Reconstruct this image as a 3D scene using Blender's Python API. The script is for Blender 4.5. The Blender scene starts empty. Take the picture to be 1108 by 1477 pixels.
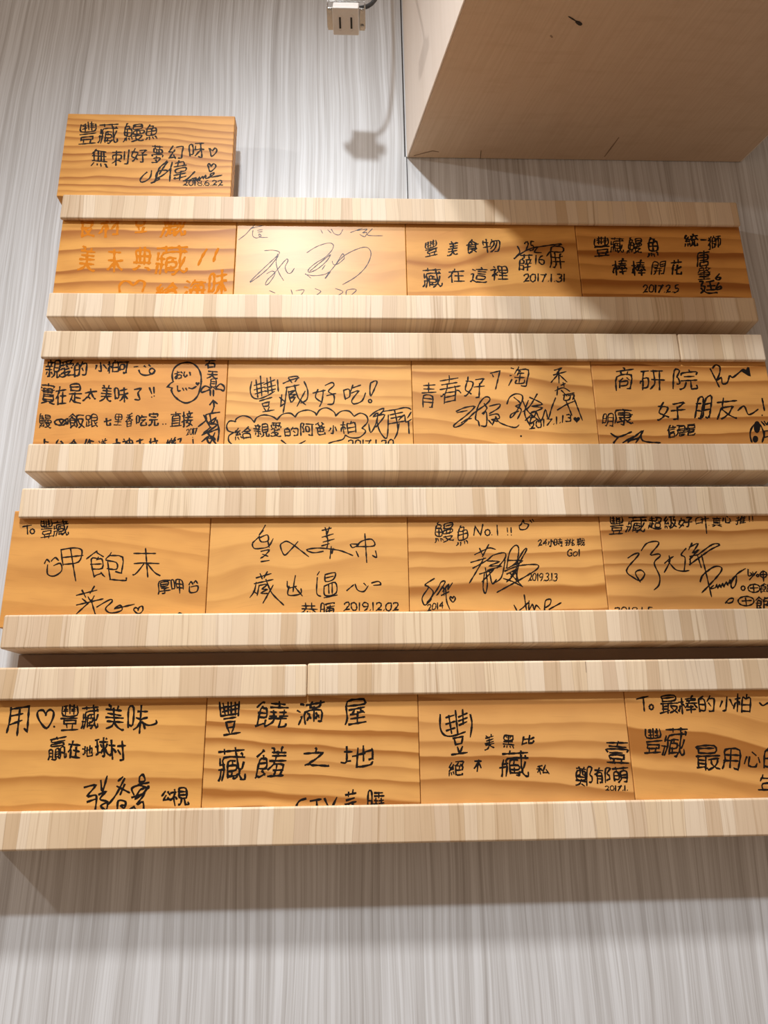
import bpy, bmesh, math, random
from mathutils import Matrix, Vector

# ------------------------------------------------------------------ scene, camera, light
S = bpy.context.scene
COL = S.collection
Z0 = 1.5                                    # height of the local datum above the floor (m)

S.view_settings.view_transform = 'Standard'
S.view_settings.look = 'None'
S.view_settings.gamma = 1.0
S.view_settings.use_curve_mapping = False
S.view_settings.exposure = 1.0
S.cycles.use_denoising = True
S.cycles.max_bounces = 8
S.cycles.diffuse_bounces = 5

cam_data = bpy.data.cameras.new('camera')
cam_data.sensor_fit = 'VERTICAL'
cam_data.sensor_height = 24.0
cam_data.lens = 17.4717
cam_data.clip_start = 0.02
cam = bpy.data.objects.new('camera', cam_data)
COL.objects.link(cam)
cam.matrix_world = Matrix([[0.99932, 0.003772, -0.036691, 0.36474], [-0.033851, -0.30129, -0.952932, -0.76178], [-0.01465, 0.953525, -0.300957, 1.58381], [0, 0, 0, 1]])
S.camera = cam

world = bpy.data.worlds.new('room_light')
world.use_nodes = True
S.world = world
bgn = world.node_tree.nodes['Background']
bgn.inputs[0].default_value = (1.0, 0.72, 0.52, 1)
# warm room light, graded by direction to darken the right side
wt = world.node_tree
wtc = wt.nodes.new('ShaderNodeTexCoord')
wsp = wt.nodes.new('ShaderNodeSeparateXYZ')
wmr = wt.nodes.new('ShaderNodeMapRange')
wt.links.new(wtc.outputs['Generated'], wsp.inputs[0])
wt.links.new(wsp.outputs[0], wmr.inputs[0])
for i, q in enumerate((-1.0, 1.0, 0.15 * 1.35, 0.15 * 0.55)):
    wmr.inputs[i + 1].default_value = q
wt.links.new(wmr.outputs[0], bgn.inputs[1])


def lamp(name, loc, aim, half, energy, colour, radius):
    d = bpy.data.lights.new(name, 'SPOT')
    d.energy = energy
    d.color = colour
    d.shadow_soft_size = radius
    d.spot_size = math.radians(2 * half)
    d.spot_blend = 1.0
    o = bpy.data.objects.new(name, d)
    COL.objects.link(o)
    o.location = (loc[0], loc[1], loc[2] + Z0)
    o.rotation_euler = (Vector(aim) - Vector(loc)).to_track_quat('-Z', 'Y').to_euler()
    return o


# ceiling spots in front of the wall: the near one, the next to the left, and one higher up
lamp('near_spot', (0.18, -1.12, 1.44), (0.55, 0, -0.28), 42, 36.0, (0.89, 0.95, 1.0), 0.036)
lamp('left_spot', (-1.16, -0.80, 1.08), (0.75, 0, 0.05), 40, 12.0, (1.0, 0.95, 0.90), 0.03)
lamp('high_spot', (0.05, -1.30, 2.60), (0.42, 0, -0.8), 17, 136.0, (1.0, 0.97, 0.95), 0.11)


# ------------------------------------------------------------------ materials
class NT:
    def __init__(self, name):
        self.m = bpy.data.materials.new(name)
        self.m.use_nodes = True
        self.t = self.m.node_tree
        self.b = self.t.nodes['Principled BSDF']

    def n(self, kind, **kw):
        nd = self.t.nodes.new(kind)
        for k, v in kw.items():
            setattr(nd, k, v)
        return nd

    def link(self, a, b):
        self.t.links.new(a, b)

    def val(self, sock, v):
        if isinstance(v, (int, float)):
            sock.default_value = v
        else:
            self.link(v, sock)

    def math(self, op, a, b=0.0, c=0.0, clamp=False):
        nd = self.n('ShaderNodeMath', operation=op)
        nd.use_clamp = clamp
        self.val(nd.inputs[0], a)
        self.val(nd.inputs[1], b)
        self.val(nd.inputs[2], c)
        return nd.outputs[0]

    def smooth(self, v, a, b, lo=0.0, hi=1.0):
        nd = self.n('ShaderNodeMapRange', interpolation_type='SMOOTHSTEP')
        self.val(nd.inputs[0], v)
        for i, q in enumerate((a, b, lo, hi)):
            self.val(nd.inputs[i + 1], q)
        return nd.outputs[0]

    def xyz(self):
        tc = self.n('ShaderNodeTexCoord')
        sp = self.n('ShaderNodeSeparateXYZ')
        self.link(tc.outputs['Object'], sp.inputs[0])
        return sp.outputs

    def comb(self, x, y, z):
        nd = self.n('ShaderNodeCombineXYZ')
        for i, q in enumerate((x, y, z)):
            self.val(nd.inputs[i], q)
        return nd.outputs[0]

    def noise(self, vec, scale=1.0, detail=2.0, rough=0.5, dist=0.0):
        nd = self.n('ShaderNodeTexNoise')
        self.link(vec, nd.inputs['Vector'])
        nd.inputs['Scale'].default_value = scale
        nd.inputs['Detail'].default_value = detail
        nd.inputs['Roughness'].default_value = rough
        nd.inputs['Distortion'].default_value = dist
        return nd.outputs['Fac']

    def prop(self, name):
        nd = self.n('ShaderNodeAttribute', attribute_type='OBJECT', attribute_name=name)
        return nd.outputs['Fac']

    def mix(self, f, a, b, mode='MIX'):
        nd = self.n('ShaderNodeMix', data_type='RGBA', blend_type=mode)
        self.val(nd.inputs[0], f)
        for sock, q in ((nd.inputs[6], a), (nd.inputs[7], b)):
            if isinstance(q, tuple):
                sock.default_value = (q[0], q[1], q[2], 1)
            else:
                self.link(q, sock)
        return nd.outputs[2]

    def ramp(self, f, stops):
        nd = self.n('ShaderNodeValToRGB')
        self.link(f, nd.inputs[0])
        e = nd.color_ramp.elements
        while len(e) < len(stops):
            e.new(0.5)
        for k, (p, q) in zip(e, stops):
            k.position = p
            k.color = (q[0], q[1], q[2], 1)
        return nd.outputs[0]

    def base(self, c, rough=0.5, spec=0.5):
        if isinstance(c, tuple):
            self.b.inputs['Base Color'].default_value = (c[0], c[1], c[2], 1)
        else:
            self.link(c, self.b.inputs['Base Color'])
        self.b.inputs['Roughness'].default_value = rough
        self.b.inputs['Specular IOR Level'].default_value = spec
        return self.m

    def bump(self, h, strength, dist=0.001):
        nd = self.n('ShaderNodeBump')
        nd.inputs['Strength'].default_value = strength
        nd.inputs['Distance'].default_value = dist
        self.link(h, nd.inputs['Height'])
        self.link(nd.outputs[0], self.b.inputs['Normal'])


def make_laminate():
    # pale grey wood-print laminate with fine upright streaks
    k = NT('grey_wood_laminate')
    x, y, z = k.xyz()
    wob = k.noise(k.comb(k.math('MULTIPLY', x, 7.0), 0.0, k.math('MULTIPLY', z, 2.6)), 1.0, 2.0)
    xw = k.math('MULTIPLY_ADD', k.math('SUBTRACT', wob, 0.5), 0.022, x)
    wide = k.noise(k.comb(k.math('MULTIPLY', xw, 60.0), 3.1, k.math('MULTIPLY', z, 0.7)), 1.0, 3.0, 0.6)
    mid = k.noise(k.comb(k.math('MULTIPLY', xw, 260.0), 7.7, k.math('MULTIPLY', z, 1.6)), 1.0, 3.0, 0.6)
    fine = k.noise(k.comb(k.math('MULTIPLY', xw, 800.0), 1.3, k.math('MULTIPLY', z, 9.0)), 1.0, 2.0, 0.6)
    f = k.math('MULTIPLY_ADD', wide, 0.34, k.math('MULTIPLY_ADD', mid, 0.70, k.math('MULTIPLY', fine, 0.42)))
    c = k.ramp(f, [(0.50, (0.425, 0.412, 0.405)), (0.68, (0.578, 0.58, 0.584)), (0.86, (0.725, 0.745, 0.768))])
    return k.base(c, 0.45, 0.35)


def make_rail_wood():
    # edge-glued pale hardwood: upright blocks of differing tone with fine grain
    k = NT('pale_block_wood')
    x, y, z = k.xyz()
    seed = k.prop('grain_seed')
    xs = k.math('ADD', x, seed)
    wob = k.noise(k.comb(k.math('MULTIPLY', xs, 25.0), 0.0, k.math('MULTIPLY', z, 14.0)), 1.0, 1.0)
    xw = k.math('MULTIPLY_ADD', k.math('SUBTRACT', wob, 0.5), 0.006, xs)
    vor = k.n('ShaderNodeTexVoronoi', voronoi_dimensions='1D', feature='F1')
    k.link(xw, vor.inputs['W'])
    vor.inputs['Scale'].default_value = 72.0
    vor.inputs['Randomness'].default_value = 0.9
    sep = k.n('ShaderNodeSeparateColor')
    k.link(vor.outputs['Color'], sep.inputs[0])
    tone, hue, amount = sep.outputs
    edge = k.n('ShaderNodeTexVoronoi', voronoi_dimensions='1D', feature='DISTANCE_TO_EDGE')
    k.link(xw, edge.inputs['W'])
    edge.inputs['Scale'].default_value = 72.0
    edge.inputs['Randomness'].default_value = 0.9
    joint = k.smooth(edge.outputs['Distance'], 0.0, 0.035, 1.0, 0.0)
    fine = k.noise(k.comb(k.math('MULTIPLY', xw, 700.0), 0.0, k.math('MULTIPLY', z, 9.0)), 1.0, 3.0, 0.65)
    grain = k.noise(k.comb(k.math('MULTIPLY', xw, 330.0), 5.0, k.math('MULTIPLY', z, 5.0)), 1.0, 2.0, 0.6)
    light = k.mix(hue, (0.78, 0.61, 0.41), (0.80, 0.655, 0.49))
    dark = k.mix(hue, (0.57, 0.385, 0.215), (0.62, 0.445, 0.29))
    t = k.smooth(tone, 0.2, 1.0, 0.0, 0.7)
    c = k.mix(t, light, dark)
    g = k.math('MULTIPLY', k.smooth(grain, 0.50, 0.72), k.math('MULTIPLY_ADD', amount, 0.55, 0.12))
    c = k.mix(g, c, (0.40, 0.25, 0.13))
    c = k.mix(k.smooth(fine, 0.5, 0.78, 0.0, 0.46), c, (0.45, 0.30, 0.17))
    c = k.mix(k.math('MULTIPLY', joint, 0.30), c, (0.30, 0.18, 0.09))
    k.bump(fine, 0.08, 0.0006)
    return k.base(c, 0.5, 0.3)


def make_pine():
    # varnished pine: flat-sawn growth rings running along the board
    k = NT('varnished_pine')
    x, y, z = k.xyz()
    seed = k.prop('grain_seed')
    rings, contrast = k.prop('rings'), k.prop('ring_contrast')
    tilt, warp, tone = k.prop('grain_tilt'), k.prop('grain_warp'), k.prop('tone')
    big = k.noise(k.comb(k.math('MULTIPLY_ADD', x, 9.0, seed), k.math('MULTIPLY', seed, 1.7), k.math('MULTIPLY', z, 14.0)), 1.0, 1.5)
    sm = k.noise(k.comb(k.math('MULTIPLY_ADD', x, 22.0, seed), 4.0, k.math('MULTIPLY', z, 60.0)), 1.0, 2.0)
    zz = k.math('MULTIPLY_ADD', x, tilt, z)
    zz = k.math('MULTIPLY_ADD', k.math('SUBTRACT', big, 0.5), warp, zz)
    zz = k.math('MULTIPLY_ADD', k.math('SUBTRACT', sm, 0.5), 0.0045, zz)
    gap = k.noise(k.comb(0.0, seed, k.math('MULTIPLY', zz, 30.0)), 1.0, 1.0)
    ph = k.math('MULTIPLY_ADD', zz, rings, k.math('MULTIPLY_ADD', gap, 1.8, seed))
    fr = k.math('FRACT', ph)
    band = k.math('MULTIPLY', k.math('POWER', k.smooth(fr, 0.0, 0.88), 2.2), k.smooth(fr, 0.88, 0.99, 1.0, 0.0))
    cell = k.n('ShaderNodeTexWhiteNoise', noise_dimensions='1D')
    k.link(k.math('FLOOR', ph), cell.inputs['W'])
    band = k.math('MULTIPLY', band, k.math('MULTIPLY_ADD', cell.outputs['Value'], 0.85, 0.5))
    streak = k.noise(k.comb(k.math('MULTIPLY_ADD', x, 26.0, seed), 2.0, k.math('MULTIPLY', zz, 900.0)), 1.0, 2.0, 0.6)
    cloud = k.noise(k.comb(k.math('MULTIPLY_ADD', x, 16.0, seed), 9.0, k.math('MULTIPLY', zz, 40.0)), 1.0, 2.0, 0.6)
    light = k.mix(tone, (0.82, 0.41, 0.09), (0.69, 0.29, 0.062))
    dark = k.mix(tone, (0.40, 0.135, 0.016), (0.32, 0.098, 0.013))
    c = k.mix(k.smooth(cloud, 0.35, 0.75, 0.0, 0.30), light, dark)
    c = k.mix(k.math('MULTIPLY', band, contrast, clamp=True), c, dark)
    c = k.mix(k.smooth(streak, 0.52, 0.8, 0.0, 0.28), c, dark)
    c = k.mix(k.math('MULTIPLY', k.prop('fade'), 0.55), c, k.mix(k.math('MULTIPLY', band, contrast, clamp=True), (0.74, 0.46, 0.20), (0.42, 0.20, 0.06)))
    k.link(k.prop('gloss'), k.b.inputs['Coat Weight'])
    k.b.inputs['Coat Roughness'].default_value = 0.33
    return k.base(c, 0.5, 0.22)


def make_cabinet_wood(name, pale, deep):
    k = NT(name)
    x, y, z = k.xyz()
    a = k.noise(k.comb(k.math('MULTIPLY_ADD', y, 0.28, x), k.math('MULTIPLY', y, 0.03), 0.0), 320.0, 3.0, 0.6)
    b = k.noise(k.comb(k.math('MULTIPLY', x, 9.0), k.math('MULTIPLY', y, 9.0), k.math('MULTIPLY', z, 3.0)), 1.0, 3.0, 0.6)
    e = k.noise(k.comb(k.math('MULTIPLY', y, 120.0), k.math('MULTIPLY', x, 20.0), k.math('MULTIPLY', z, 6.0)), 1.0, 3.0, 0.6)
    c = k.mix(k.smooth(a, 0.3, 0.7, 0.0, 0.35), pale, deep)
    c = k.mix(k.smooth(e, 0.45, 0.75, 0.0, 0.30), c, deep)
    c = k.mix(k.smooth(b, 0.5, 0.8, 0.0, 0.18), c, (0.36, 0.24, 0.15))
    return k.base(c, 0.55, 0.25)


def plain(name, col, rough=0.5, metal=0.0, spec=0.5):
    k = NT(name)
    x, y, z = k.xyz()
    nz = k.noise(k.comb(x, y, z), 240.0, 2.0)
    c = k.mix(k.smooth(nz, 0.3, 0.7, 0.0, 0.12), col, tuple(q * 0.8 for q in col))
    k.b.inputs['Metallic'].default_value = metal
    return k.base(c, rough, spec)


M_WALL = make_laminate()
M_RAIL = make_rail_wood()
M_PINE = make_pine()
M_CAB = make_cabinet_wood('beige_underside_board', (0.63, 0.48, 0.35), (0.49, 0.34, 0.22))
M_SIDE = make_cabinet_wood('lightened_cabinet_laminate', (0.80, 0.71, 0.63), (0.68, 0.58, 0.49))  # lightened in colour to make up for weak lamp light on the side
M_INK = plain('black_marker_ink', (0.010, 0.007, 0.006), 0.55, 0.0, 0.15)
M_GREY = plain('thin_pen_ink', (0.045, 0.03, 0.036), 0.45, 0.0, 0.3)
M_ORANGE = plain('faded_orange_ink', (0.66, 0.215, 0.022), 0.9, 0.0, 0.0)
M_DARK = plain('dark_gap', (0.03, 0.022, 0.02), 0.8)
M_BROWN = plain('scratch_and_shade_brown', (0.28, 0.19, 0.13), 0.8)
M_IVORY = plain('ivory_plastic', (0.64, 0.60, 0.56), 0.35)
M_METAL = plain('zinc_plated_steel', (0.46, 0.45, 0.43), 0.25, 1.0)
M_BLACK = plain('black_rubber', (0.012, 0.011, 0.011), 0.6)


# ------------------------------------------------------------------ builders
def obj(name, bm, mat, parent=None, bevel=0.0, seg=2, loc=(0, 0, 0)):
    bmesh.ops.recalc_face_normals(bm, faces=bm.faces)
    me = bpy.data.meshes.new(name)
    bm.to_mesh(me)
    bm.free()
    me.materials.append(mat)
    o = bpy.data.objects.new(name, me)
    COL.objects.link(o)
    o.location = loc
    if parent is not None:
        o.parent = parent
    if bevel > 0:
        md = o.modifiers.new('edge', 'BEVEL')
        md.width = bevel
        md.segments = seg
        md.limit_method = 'ANGLE'
        md.angle_limit = math.radians(40)
        for p in me.polygons:
            p.use_smooth = True
        wn = o.modifiers.new('normals', 'WEIGHTED_NORMAL')
        wn.keep_sharp = False
    return o


def thing(name, loc):
    o = bpy.data.objects.new(name, None)
    o.empty_display_size = 0.05
    COL.objects.link(o)
    o.location = loc
    return o


def tag(o, label, cat, group=None):
    o['label'] = label
    o['category'] = cat
    if group:
        o['group'] = group
    return o


def box(bm, x0, x1, y0, y1, z0, z1):
    return prism(bm, [(x0, y0), (x1, y0), (x1, y1), (x0, y1)], z0, z1)


def prism(bm, plan, z0, z1):
    a = [bm.verts.new((p[0], p[1], z0)) for p in plan]
    b = [bm.verts.new((p[0], p[1], z1)) for p in plan]
    n = len(plan)
    bm.faces.new(a[::-1])
    bm.faces.new(b)
    for i in range(n):
        bm.faces.new((a[i], a[(i + 1) % n], b[(i + 1) % n], b[i]))


def extrude_x(bm, prof, x0, x1):
    a = [bm.verts.new((x0, p[0], p[1])) for p in prof]
    b = [bm.verts.new((x1, p[0], p[1])) for p in prof]
    n = len(prof)
    bm.faces.new(a)
    bm.faces.new(b[::-1])
    for i in range(n):
        bm.faces.new((a[i], b[i], b[(i + 1) % n], a[(i + 1) % n]))


def tube(bm, pts, r, n=8):
    rings = []
    for i, p in enumerate(pts):
        p = Vector(p)
        d = Vector(pts[min(i + 1, len(pts) - 1)]) - Vector(pts[max(i - 1, 0)])
        d.normalize()
        s = d.cross(Vector((0.13, 0.31, 0.94)))
        s.normalize()
        q = d.cross(s)
        rings.append([bm.verts.new(p + (s * math.cos(2 * math.pi * j / n) + q * math.sin(2 * math.pi * j / n)) * r) for j in range(n)])
    for u, v in zip(rings, rings[1:]):
        for j in range(n):
            bm.faces.new((u[j], u[(j + 1) % n], v[(j + 1) % n], v[j]))
    bm.faces.new(rings[0][::-1])
    bm.faces.new(rings[-1])


# ------------------------------------------------------------------ the setting
bm = bmesh.new()
box(bm, -1.6, 2.6, 0.0, 0.06, -1.5, 1.9)
wall = obj('wall_back', bm, M_WALL, loc=(0, 0, Z0))
wall['kind'] = 'structure'

bm = bmesh.new()                            # the dark joint between two wall panels, left of the cabinet
prism(bm, [(0.4290, -0.0004), (0.4301, -0.0004), (0.4301, 0.0002), (0.4290, 0.0002)], 0.60, 0.795)
prism(bm, [(0.4268, -0.0004), (0.4284, -0.0004), (0.4284, 0.0002), (0.4268, 0.0002)], 0.795, 1.4)
trim = obj('trim_1', bm, M_DARK, loc=(0, 0, Z0))
trim['kind'] = 'structure'

# ------------------------------------------------------------------ wall cabinet (upper right), seen from below
CX0, CX1, CZ, CD = 0.4298, 0.8601, 0.7933, 0.37
EL, ER = 0.209, 0.285                       # the cabinet stands slightly askew to the wall
G = 0.0008


def plan_pt(u, dep):
    xl, xr = CX0 + EL * dep, CX1 + ER * dep
    return (xl + (xr - xl) * u, -G - dep)


cab = thing('wall_cabinet', (0, 0, Z0))
tag(cab, 'large beige wood wall cabinet at upper right, its underside seen from below', 'cabinet')


def cab_panel(name, u0, u1, d0, d1, z0, z1, mat=None):
    b = bmesh.new()
    prism(b, [plan_pt(u0, d0), plan_pt(u1, d0), plan_pt(u1, d1), plan_pt(u0, d1)], z0, z1)
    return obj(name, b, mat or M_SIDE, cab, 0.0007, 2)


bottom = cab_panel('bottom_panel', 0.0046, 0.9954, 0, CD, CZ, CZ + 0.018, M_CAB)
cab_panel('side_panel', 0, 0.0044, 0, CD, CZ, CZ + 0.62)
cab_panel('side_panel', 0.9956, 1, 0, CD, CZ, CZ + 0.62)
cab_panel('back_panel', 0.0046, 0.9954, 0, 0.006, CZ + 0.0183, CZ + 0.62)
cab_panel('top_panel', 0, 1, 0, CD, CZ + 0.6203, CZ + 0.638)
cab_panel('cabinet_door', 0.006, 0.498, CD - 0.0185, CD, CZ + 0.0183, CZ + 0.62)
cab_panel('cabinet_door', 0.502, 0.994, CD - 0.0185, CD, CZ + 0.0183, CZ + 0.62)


def mark(name, pts, w, mat, parent, z):
    # a thin scratch or split in the underside, built as a narrow sliver
    b = bmesh.new()
    L, R = [], []
    for i, p in enumerate(pts):
        d = Vector(pts[min(i + 1, len(pts) - 1)]) - Vector(pts[max(i - 1, 0)])
        nrm = Vector((-d.y, d.x)).normalized() * w * (0.5 if 0 < i < len(pts) - 1 else 0.25)
        L.append(b.verts.new((p[0] + nrm.x, p[1] + nrm.y, z)))
        R.append(b.verts.new((p[0] - nrm.x, p[1] - nrm.y, z)))
    for i in range(len(pts) - 1):
        b.faces.new((L[i], L[i + 1], R[i + 1], R[i]))
    r = bmesh.ops.extrude_face_region(b, geom=b.faces[:])
    bmesh.ops.translate(b, verts=[v for v in r['geom'] if isinstance(v, bmesh.types.BMVert)], vec=(0, 0, 0.0004))
    return obj(name, b, mat, parent)


mark('scratch', [(0.4384, -0.0041), (0.4511, -0.0089), (0.4612, -0.0125), (0.4692, -0.011)], 0.0012, M_BROWN, bottom, CZ - 0.0004)
mark('scratch', [(0.5231, -0.001), (0.5219, -0.0142)], 0.0013, M_DARK, bottom, CZ - 0.0004)
mark('scratch', [(0.6803, -0.0068), (0.6837, -0.0206), (0.6882, -0.0384)], 0.0016, M_BROWN, bottom, CZ - 0.0004)
mark('stain', [(0.5829, -0.1949), (0.5879, -0.1923), (0.5931, -0.1894)], 0.0014, M_DARK, bottom, CZ - 0.0004)
mark('stain', [(0.5919, -0.1897), (0.5948, -0.1883), (0.5974, -0.1868), (0.5994, -0.186)], 0.0036, M_DARK, bottom, CZ - 0.0004)
mark('stain', [(0.5697, -0.1732), (0.5725, -0.1709)], 0.003, M_BROWN, bottom, CZ - 0.0004)

# ------------------------------------------------------------------ shelf rails
XL, XR, D = 0.0293, 0.8165, 0.045
LIP = 0.0052


def rail(kind, zb, zt, zslot, x0, x1, label, seed, dz=0.0):
    if kind == 'lower':                     # base against the wall, lip in front of the plaques
        prof = [(0, zb), (-D, zb), (-D, zt), (-D + LIP, zt), (-D + LIP, zslot), (0, zslot)]
    else:                                   # base above, lip hanging in front of the plaque tops
        prof = [(0, zt), (0, zslot), (-D + LIP, zslot), (-D + LIP, zb), (-D, zb), (-D, zt)]
    b = bmesh.new()
    extrude_x(b, prof, x0, x1)
    o = obj('shelf_rail', b, M_RAIL, None, 0.0021, 3, (0, 0, Z0 + dz))
    tag(o, label, 'shelf rail', 'pale wooden rails holding the plaques')
    o['grain_seed'] = seed
    return o


rail('upper', 0.6610, 0.6940, 0.6712, XL, XR, 'topmost pale wood rail, carrying the lone plaque and running under the cabinet', 0.0, 0)
rail('lower', 0.5328, 0.5637, 0.5519, XL, XR, 'second pale wood rail from the top, holding the lower edges of the top plaque row', 1.37, 0)
rail('upper', 0.4834, 0.5164, 0.4936, XL, 0.7206, 'long left piece of the third pale wood rail from the top', 2.91, 0)
rail('upper', 0.4834, 0.5164, 0.4936, 0.7211, XR, 'short right end piece of the third pale wood rail from the top', 3.33, 0)
rail('lower', 0.3537, 0.3851, 0.3733, XL, XR, 'fourth pale wood rail from the top, under the plaque with a speech bubble', 4.77, 0)
rail('upper', 0.3056, 0.3370, 0.3158, XL, XR, 'fifth pale wood rail from the top, above the plaque with two smiling face characters', 6.13, 0)
rail('lower', 0.1770, 0.2092, 0.1974, XL, XR, 'sixth pale wood rail from the top, directly above the narrow brown backing strip', 7.71, 0)
rail('upper', 0.1308, 0.1606, 0.1410, XL, 0.3174, 'left piece of the seventh pale wood rail, below the dark gap', 9.23, -0.0008)
seventh = rail('upper', 0.1308, 0.1606, 0.1410, 0.3178, XR, 'long right piece of the seventh pale wood rail, below the dark gap', 10.11, 0)
rail('lower', 0.0023, 0.0346, 0.0228, XL, XR, 'lowest pale wood rail, with bare grey wall beneath it', 12.57, 0)

b = bmesh.new()
box(b, XL + 0.001, XR, -0.0045, -0.0003, 0.1609, 0.1764)
strip = obj('backing_strip', b, M_BROWN, None, 0.0004, 2, (0, 0, Z0))  # rail-like wood, its colour browned to carry the shade in the gap
tag(strip, 'narrow brown backing strip in the dark gap between sixth and seventh rails', 'backing strip')
b = bmesh.new()
prism(b, [(0.5828, -0.04515), (0.5833, -0.04515), (0.5833, -0.0447), (0.5828, -0.0447)], 0.1488, 0.1591)
crack = obj('crack', b, M_BROWN, seventh)

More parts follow.
